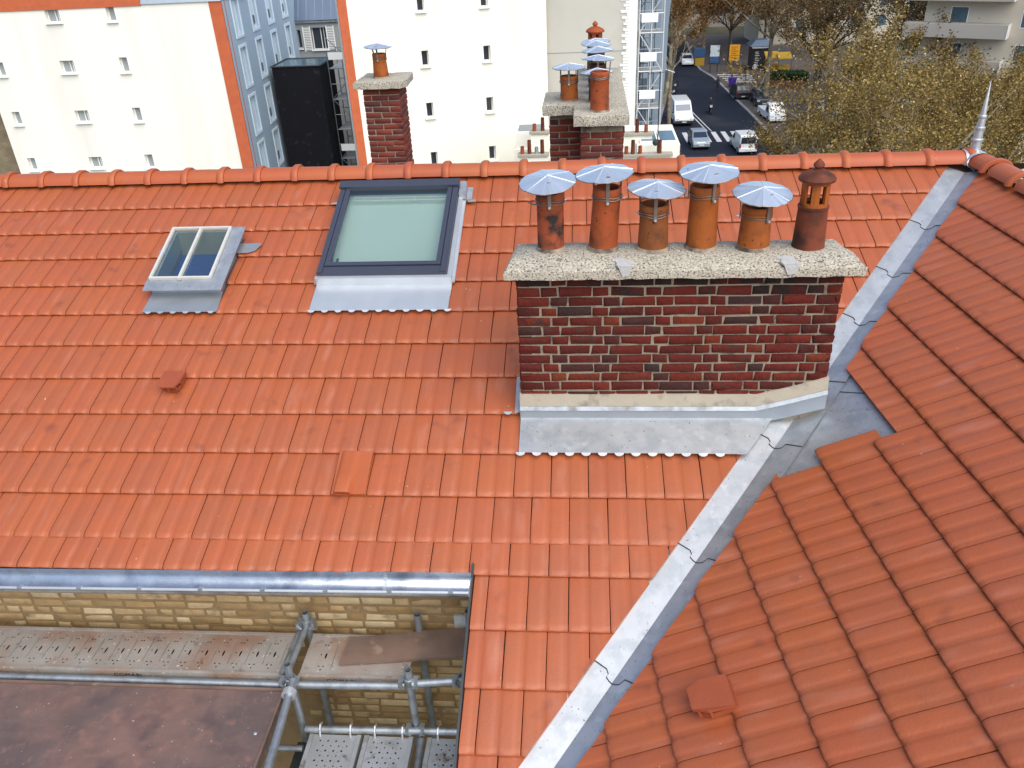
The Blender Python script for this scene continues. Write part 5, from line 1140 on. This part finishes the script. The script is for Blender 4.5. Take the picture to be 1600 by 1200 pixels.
def car(kind, name, pos, heading, paint, label, glass='car_glass', cat='car', group=None):
    """pos = centre of the nose on the ground; heading = angle of the driving direction"""
    c = CARS[kind]; W_ = c['W']; t = thing(name, Vector((pos[0],pos[1],.004)), label, cat, group)
    f = Vector((math.cos(heading), math.sin(heading), 0)); s = Vector((-f.y, f.x, 0)); o = Vector((pos[0],pos[1],.004))
    zb = .9; zt = max(z for _, z in c['out'])
    def wid(z): return W_/2 - (c['tum']*max(0, z-zb)/(zt-zb) if z > zb else (.03 if z < .45 else 0))
    def Q(x, y, z): return o - f*x + s*y + Vector((0,0,z))
    b = MB(); out = c['out']; n = len(out); rows = []
    for y in (-1, -.93, .93, 1): rows.append([Q(x+(0 if abs(y) < 1 else (.03 if x < c['L']/2 else -.03)), y*wid(z), z-(.03 if abs(y) == 1 and z > 1 else 0)) for x, z in out])
    for a, d in zip(rows, rows[1:]): b.add(a+d, [(k, (k+1) % n, n+(k+1) % n, n+k) for k in range(n)])
    b.add(rows[0], [tuple(range(n))]); b.add(rows[-1], [tuple(range(n))]); body = b.build('body', M[paint], t, 30)
    def pane(pts, nm='window', off=.012): b = MB(); b.add(pts, [tuple(range(len(pts)))]); return b.build(nm, M[glass], t)
    (x0,z0),(x1,z1) = c['ws']; u = Vector((0,0,.01))+f*.012
    pane([Q(x0,-wid(z0)*.86,z0)+u, Q(x0,wid(z0)*.86,z0)+u, Q(x1,wid(z1)*.86,z1)+u, Q(x1,-wid(z1)*.86,z1)+u], 'windscreen')
    if c['rear']:
        (x0,z0),(x1,z1) = c['rear']; u = Vector((0,0,.01))-f*.014; pane([Q(x0,-wid(z0)*.84,z0)+u, Q(x0,wid(z0)*.84,z0)+u, Q(x1,wid(z1)*.84,z1)+u, Q(x1,-wid(z1)*.84,z1)+u], 'rear_window')
    for y in (-1, 1): pane([Q(x, y*(wid(z)+.004), z) for x, z in c['side']], 'side_window')
    for xw in c['wh']:
        for y in (-1, 1):
            b = MB(); b.tube(Q(xw, y*(W_/2-.2), c['wr']), Q(xw, y*(W_/2+.01), c['wr']), c['wr'], 16); w = b.build('wheel', M['tyre'], t, 40)
            b = MB(); b.tube(Q(xw, y*(W_/2+.005), c['wr']), Q(xw, y*(W_/2+.02), c['wr']), c['wr']*.62, 12); b.build('rim', M['rim'], w)
    for xx, nm in ((-.05,'front_bumper'),(c['L']+.04,'rear_bumper')):
        b = MB(); b.box(Q(xx, 0, .48), (.12, W_*.96, .26), Matrix((f, s, Vector((0,0,1)))).transposed()); bp = b.build(nm, M['bumper'] if kind in ('van','suv') else M[paint], t)
        b = MB(); b.box(Q(xx+(-.07 if xx < 0 else .07), 0, .50), (.02,.46,.11), Matrix((f, s, Vector((0,0,1)))).transposed()); b.build('number_plate', M['plate'], bp)
    for y in (-1, 1):
        b = MB(); b.box(Q(.05, y*W_*.36, .78), (.14,.30,.14), Matrix((f, s, Vector((0,0,1)))).transposed()); b.build('headlight', M['lamp'], t)
        b = MB(); b.box(Q(c['L'], y*W_*.43, .85), (.06,.14,.34), Matrix((f, s, Vector((0,0,1)))).transposed()); b.build('tail_light', M['tail'], t)
        b = MB(); b.box(Q(c['ws'][0][0]+.15, y*(W_/2+.10), c['ws'][0][1]+.05), (.10,.18,.15), Matrix((f, s, Vector((0,0,1)))).transposed()); b.build('mirror', M['bumper'], t)
    return t
dnS = -math.pi/2+.04
car('van','delivery_van',(10.85,91.2),dnS,'car_white','white high-roofed van driving towards the viewer','car_glass_light','van')
car('hatch','small_car',(11.45,81.3),dnS,'car_silver','silver hatchback on the near end of the zebra crossing')
car('panelvan','panel_van',(15.2,83.2),math.pi/2+.06,'car_white','white panel van seen from behind near the zebra crossing','car_glass','van')
car('suv','parked_car',(18.95,107.9),math.pi/2+.03,'car_dark','dark car parked half on the right kerb below the blue bin')
car('suv','parked_car',(20.7,99.2),-math.pi/2,'car_dark','dark car parked on the right pavement beside the pale trunk','car_glass')
car('pickup','pickup_truck',(20.6,91.2),-math.pi/2+.1,'car_white','white pickup truck half hidden by brown leaves','car_glass','pickup')
car('hatch','small_car',(15.3,128.2),-math.pi/2,'car_white','far white car at the end of the street under the rust tree')
# ------------------------------------------------------------------ people and riders
M['cloth_dark'] = mat('dark_clothes', (.018,.018,.024), .9); M['cloth_grey'] = mat('grey_clothes', (.14,.13,.13), .9); M['cloth_blue'] = mat('blue_clothes', (.05,.10,.22), .9); M['skin'] = mat('skin', (.36,.20,.13), .6); M['cloth_white'] = mat('white_clothes', (.6,.6,.58), .9); M['hair'] = mat('dark_hair', (.02,.015,.012), .8)
def person(x, y, rz, top, legs, label, pose='walk', z=.004, h=1.72, group=None):
    t = thing('person', Vector((x,y,z)), label, 'person', group); k = h/1.72
    J = dict(pel=(0,0,.93,.15), ch=(0,.02,1.22,.165), sh=(0,.02,1.40,.13), nk=(0,.03,1.49,.06), hd=(0,.05,1.60,.095), hd2=(0,.05,1.69,.08),
        hl=(.09,0,.90,.10), kl=(.10,.12,.50,.065), al=(.10,.02,.09,.045), tl=(.10,.17,.04,.04), hr=(-.09,0,.90,.10), kr=(-.10,.02,.49,.065), ar=(-.10,-.24,.12,.045), tr=(-.10,-.12,.04,.04),
        sl=(.19,.02,1.38,.065), el=(.25,-.06,1.12,.05), wl=(.26,.06,.90,.035), fl=(.26,.10,.82,.03), sr=(-.19,.02,1.38,.065), er=(-.25,.04,1.12,.05), wr=(-.27,.20,.94,.035), fr=(-.27,.25,.87,.03))
    if pose == 'ride': J.update(kl=(.16,.42,.80,.07), al=(.17,.36,.38,.05), tl=(.17,.50,.33,.04), kr=(-.16,.42,.80,.07), ar=(-.17,.36,.38,.05), tr=(-.17,.50,.33,.04), el=(.28,.18,1.16,.05), wl=(.26,.46,1.10,.035), fl=(.25,.54,1.09,.03), er=(-.28,.18,1.16,.05), wr=(-.26,.46,1.10,.035), fr=(-.25,.54,1.09,.03))
    if pose == 'carry': J.update(er=(-.26,.10,1.14,.05), wr=(-.36,.30,1.02,.035), fr=(-.40,.36,.99,.03))
    E_ = ['pel ch','ch sh','sh nk','nk hd','hd hd2','pel hl','hl kl','kl al','al tl','pel hr','hr kr','kr ar','ar tr','sh sl','sl el','el wl','wl fl','sh sr','sr er','er wr','wr fr']
    ks = list(J); me = bpy.data.meshes.new('body'); me.from_pydata([(J[q][0]*k,J[q][1]*k,J[q][2]*k) for q in ks], [tuple(ks.index(w) for w in e.split()) for e in E_], [])
    o = link('body', me); md = o.modifiers.new('skin','SKIN'); sv = me.skin_vertices[0].data
    for i, q in enumerate(ks): sv[i].radius = (J[q][3]*k, J[q][3]*k*(.75 if q in ('ch','sh','pel') else 1))
    sv[0].use_root = True; o.modifiers.new('sub','SUBSURF').levels = 1
    dg = bpy.context.evaluated_depsgraph_get(); dg.update(); m2 = bpy.data.meshes.new_from_object(o.evaluated_get(dg)); bpy.data.objects.remove(o)
    for mm in (M[top], M[legs], M['skin'], M['hair'], M['tyre']): m2.materials.append(mm)
    for p in m2.polygons:
        c = p.center/k; p.use_smooth = True
        p.material_index = 4 if c.z < .10 and pose != 'ride' else 1 if c.z < .92 and abs(c.x) < .22 and pose != 'ride' else 2 if (c.z > 1.50 or (abs(c.x) > .22 and c.z < .93)) else 0
        if c.z > 1.62 or (c.z > 1.52 and c.y < .03): p.material_index = 3
        if pose == 'ride' and c.z < .85: p.material_index = 1
    m2.transform(Matrix.Translation((x,y,z)) @ Matrix.Rotation(rz, 4, 'Z')); link('body', m2, t); return t
pp = person(16.9,109.4,.5,'cloth_dark','cloth_dark','person in dark clothes walking in the road near the kerb','carry',h=1.8)
for i, (x, y, rz, a, l, lb_, ps) in enumerate(((21.7,118.0,2.6,'cloth_dark','cloth_dark','person in black standing right of the orange sign','walk'),(23.0,118.6,3.4,'cloth_white','cloth_grey','person in a white top before the black poster','walk'),(24.1,116.4,2.2,'cloth_grey','cloth_dark','person in grey on the pavement zebra','walk'))): person(x, y, rz, a, l, lb_, ps, .124)
def moto(x, y, rz, label, mt='car_dark', zz=.004):
    t = thing('motorcycle', Vector((x,y,zz)), label, 'motorcycle'); R = Matrix.Rotation(rz, 3, 'Z'); o = Vector((x,y,zz)); Q = lambda a, b_, c: o + R @ Vector((a,b_,c))
    for yy in (-.68, .70):
        b = MB(); b.tube(Q(-.06,yy,.30), Q(.06,yy,.30), .30, 16); w = b.build('wheel', M['tyre'], t, 40); b = MB(); b.tube(Q(-.065,yy,.30), Q(.065,yy,.30), .17, 12); b.build('rim', M['rim'], w)
    b = MB(); b.prism([Q(-.15,-.75,.55),Q(-.15,-.2,.42),Q(-.15,.30,.40),Q(-.15,.55,.75),Q(-.15,.40,.98),Q(-.15,.05,.90),Q(-.15,-.7,.82)], R @ Vector((.30,0,0))); b.build('body', M[mt], t)
    b = MB(); b.prism([Q(-.13,-.72,.83),Q(-.13,.05,.90),Q(-.13,.0,.97),Q(-.13,-.70,.93)], R @ Vector((.26,0,0))); b.build('saddle', M['bumper'], t)
    b = MB(); b.tube(Q(-.34,.50,1.06), Q(.34,.50,1.06), .022, 6); b.tube(Q(0,.72,.30), Q(0,.48,1.06), .04, 6); b.build('handlebar', M['bumper'], t)
    b = MB(); b.box(Q(0,.62,.88), (.24,.10,.22), R); b.build('headlight', M['lamp'], t); b = MB(); b.box(Q(0,-.82,.66), (.20,.05,.15), R); b.build('number_plate', M['plate'], t); b = MB(); b.box(Q(0,-.62,1.06), (.30,.30,.26), R); b.build('top_box', M['bumper'], t)
moto(14.4,97.3,math.pi,'dark motorcycle with rider in the middle of the road'); person(14.4,97.35,math.pi,'cloth_dark','cloth_dark','rider in black seated on the motorcycle in the road','ride',z=.08)
moto(11.9,110.5,math.pi*.9,'dark motorcycle parked along the left kerb, farther one',zz=.004); moto(11.35,106.5,math.pi*.9,'dark motorcycle parked along the left kerb, nearer one')
# ------------------------------------------------------------------ street furniture
M['sign_orange'] = mat('orange_sign', (.80,.36,.02), .5); M['sign_blue'] = mat('blue_sign', (.02,.05,.35), .5); M['violet'] = mat('violet_plastic', (.055,.02,.28), .5); M['ad_blue'] = mat('blue_print', (.04,.10,.22), .4); M['ad_pale'] = mat('pale_print', (.55,.62,.66), .4, nscale=2, namt=.2, col2=(.15,.20,.26), c2scale=1.6, c2lo=.5, c2hi=.6)
M['awning'] = mat('yellow_awning', (.42,.25,.02), .6, nscale=1, namt=.2); M['brown_sign'] = mat('sign_lettering', (.35,.13,.01), .6)
bb_ = thing('advertising_panel', Vector((18.1,122,.12)), 'lit advertising panel on two legs by the far kerb', 'billboard'); Rb = Matrix.Rotation(-.05,3,'Z')
b = MB(); b.box((18.1,122,2.55), (1.45,.22,2.5), Rb); b.build('case', M['bumper'], bb_); b = MB(); b.box((18.1,121.88,2.98), (1.25,.02,1.45), Rb); b.build('poster', M['ad_pale'], bb_); b = MB(); b.box((18.1,121.88,1.85), (1.25,.02,.80), Rb); b.build('poster', M['ad_blue'], bb_)
for dx in (-.5,.5): MB().bb(18.1+dx-.05,18.1+dx+.05,121.95,122.05,.12,1.3).build('leg', M['bumper'], bb_)
os_ = thing('road_sign', Vector((19.75,116,.12)), 'large orange notice board on a post beside the pavement zebra', 'sign'); b = MB(); b.box((19.75,116,3.55), (1.30,.06,1.95), Matrix.Rotation(-.1,3,'Z')); b.build('panel', M['sign_orange'], os_)
b = MB()
for k, w in enumerate((.8,.5,.95,.6,.9,.7)): b.box((19.75-.5*(1-w)*.6,115.955,4.25-k*.26), (w,.01,.07), Matrix.Rotation(-.1,3,'Z'))
stuff(b.build('lettering', M['brown_sign'], os_))
for dx in (-.05,): MB().tube((19.75,116.06,.12),(19.75,116.06,2.6),.05,8).build('post', M['bumper'], os_)
vb = thing('waste_bin', Vector((18.95,111.2,.12)), 'violet blue bin on the kerb behind the dark parked car', 'bin'); b = MB(); b.hexa([(18.6,110.9,.12),(19.3,110.9,.12),(19.3,111.5,.12),(18.6,111.5,.12),(18.5,110.8,1.25),(19.4,110.8,1.25),(19.4,111.6,1.25),(18.5,111.6,1.25)]); b.build('body', M['violet'], vb); MB().bb(18.47,19.43,110.77,111.63,1.25,1.33).build('lid', M['violet'], vb)
ps_ = thing('parking_sign', Vector((23.9,87.6,.12)), 'blue square parking sign among the brown leaves', 'sign'); b = MB(); b.box((23.9,87.6,2.9), (.62,.04,.62)); b.build('panel', M['sign_blue'], ps_); b = MB(); b.box((23.9,87.6,2.40), (.62,.04,.28)); b.build('panel', M['white_paint'], ps_); MB().tube((23.9,87.66,.12),(23.9,87.66,3.2),.035,8).build('post', M['scaf_far'], ps_)
me = text_mesh('P', .55); me.materials.append(M['white_paint']); o = link('lettering', me, ps_); o.location = (23.9,87.57,2.9); o.rotation_euler = (math.pi/2,0,0)
kk = thing('news_kiosk', Vector((24.6,124,.12)), 'dark kiosk with a tall black poster between the trees', 'kiosk'); b = MB(); b.bb(23.4,25.9,123.2,126,.12,3.2); b.build('body', M['bumper'], kk); b = MB(); b.hexa([(23.0,122.8,3.2),(26.3,122.8,3.2),(26.3,126.4,3.2),(23.0,126.4,3.2),(23.8,123.8,3.9),(25.5,123.8,3.9),(25.5,125.4,3.9),(23.8,125.4,3.9)]); b.build('roof', M['slate'], kk); MB().bb(23.3,26.0,122.95,123.15,2.95,3.15).build('light_strip', M['white_paint'], kk)
b = MB(); b.bb(23.55,24.55,123.1,123.19,.3,2.85); b.build('poster', M['cloth_dark'], kk); b = MB()
for k in range(9): b.bb(23.75+.08*(k % 2),24.35-.06*(k % 3),123.07,123.095,.65+k*.22,.72+k*.22)
stuff(b.build('lettering', M['cloth_white'], kk))
for i, (x, y) in enumerate(((25.7,121.5),(27.2,120.6))):
    st = thing('yellow_stall', Vector((x,y,.12)), ['yellow awning stall right of the kiosk, nearer the kiosk','yellow awning stall right of the kiosk, farther out'][i], 'stall'); b = MB(); b.hexa([(x-.9,y-.8,1.9),(x+.9,y-.8,1.9),(x+.9,y+.8,2.5),(x-.9,y+.8,2.5),(x-.9,y-.8,2.0),(x+.9,y-.8,2.0),(x+.9,y+.8,2.62),(x-.9,y+.8,2.62)]); b.build('awning', M['awning'], st)
    for dx in (-.85,.85): MB().tube((x+dx,y-.75,.12),(x+dx,y-.75,1.9),.03,6).build('post', M['bumper'], st)
    MB().bb(x-.8,x+.8,y-.2,y+.6,.12,1.0).build('counter', M['awning'], st)
bs_ = thing('blue_stall', Vector((16.9,128.5,.12)), 'blue covered stand with yellow front left of the advertising panel', 'stall'); MB().bb(16.2,17.7,128,129.4,1.3,2.4).build('cover', M['ad_blue'], bs_); MB().bb(16.3,17.6,128.05,129.3,.12,1.2).build('front', M['awning'], bs_)
pl_ = thing('planter', Vector((24.5,111,.12)), 'brown timber planter with a green hedge on the right pavement', 'planter'); M['timber'] = mat('brown_timber', (.16,.075,.04), .8); b = MB(); b.prism([(22.9,110.2,.12),(27.5,108.6,.12),(28.3,112,.12),(23.4,113.2,.12)], (0,0,.9)); b.build('box', M['timber'], pl_)
rnd = random.Random(4); lv = []; lf = []
for i in range(5000):
    a, b_ = rnd.random(), rnd.random(); c = Vector((23.0+a*4.8, 110.2-a*1.5+b_*2.6, .95+rnd.random()*1.0)); q = Vector((rnd.gauss(0,1),rnd.gauss(0,1),rnd.gauss(0,1))).normalized(); w = q.orthogonal().normalized(); k = len(lv); s = .13; lv += [c-q*s, c+w*s*.6, c+q*s, c-w*s*.6]; lf.append((k,k+1,k+2,k+3))
me = bpy.data.meshes.new('hedge'); me.from_pydata([tuple(v) for v in lv], [], lf); me.materials.append(M['leaf_green']); link('hedge', me, pl_)
for i, (x, y) in enumerate(((21.1,114.2),(22.5,113.6),(24.4,114.9),(19.2,104.5))):
    MB_ = MB().tube((x,y,.1),(x,y,1.15),.05,8); MB_.lathe([(.07,1.12),(.075,1.2),(0,1.27)],8,(x,y,0)); tag(MB_.build('bollard', M['bumper']), ['slim dark bollard left on the pavement zebra','slim dark bollard in the middle of the pavement zebra','slim dark bollard right of the pavement zebra','slim dark bollard beside the parked car'][i], 'bollard', 'pavement bollards')
lp = thing('lamp_post', Vector((7.2,86,.12)), 'tall pale lamp post beside the sheeting on the left pavement', 'lamp post'); MB().tube((7.2,86,.1),(7.3,86,11),.10,8,.06).build('pole', M['white_paint'], lp); MB().tube((7.25,86,7.1),(9.0,85.6,6.5),.04,6).build('arm', M['white_paint'], lp)
# fallen leaves on the pavements
lv = []; lf = []
for i in range(5000):
    x, y = rnd.uniform(18.5,32), rnd.uniform(60,125)
    if rnd.random() < .25: x = rnd.uniform(6,9.5)
    k = len(lv); s = rnd.uniform(.06,.13); w = rnd.uniform(0,6.28); z = .14+rnd.random()*.01
    lv += [(x+s*math.cos(w+j*1.57), y+s*math.sin(w+j*1.57), z) for j in range(4)]; lf.append((k,k+1,k+2,k+3))
me = bpy.data.meshes.new('fallen_leaves'); me.from_pydata(lv, [], lf); me.materials.append(M['leaf_brown']); fl = stuff(link('fallen_leaves', me)); fl['label'] = 'dry brown leaves strewn over the pavements'; fl['category'] = 'leaves'
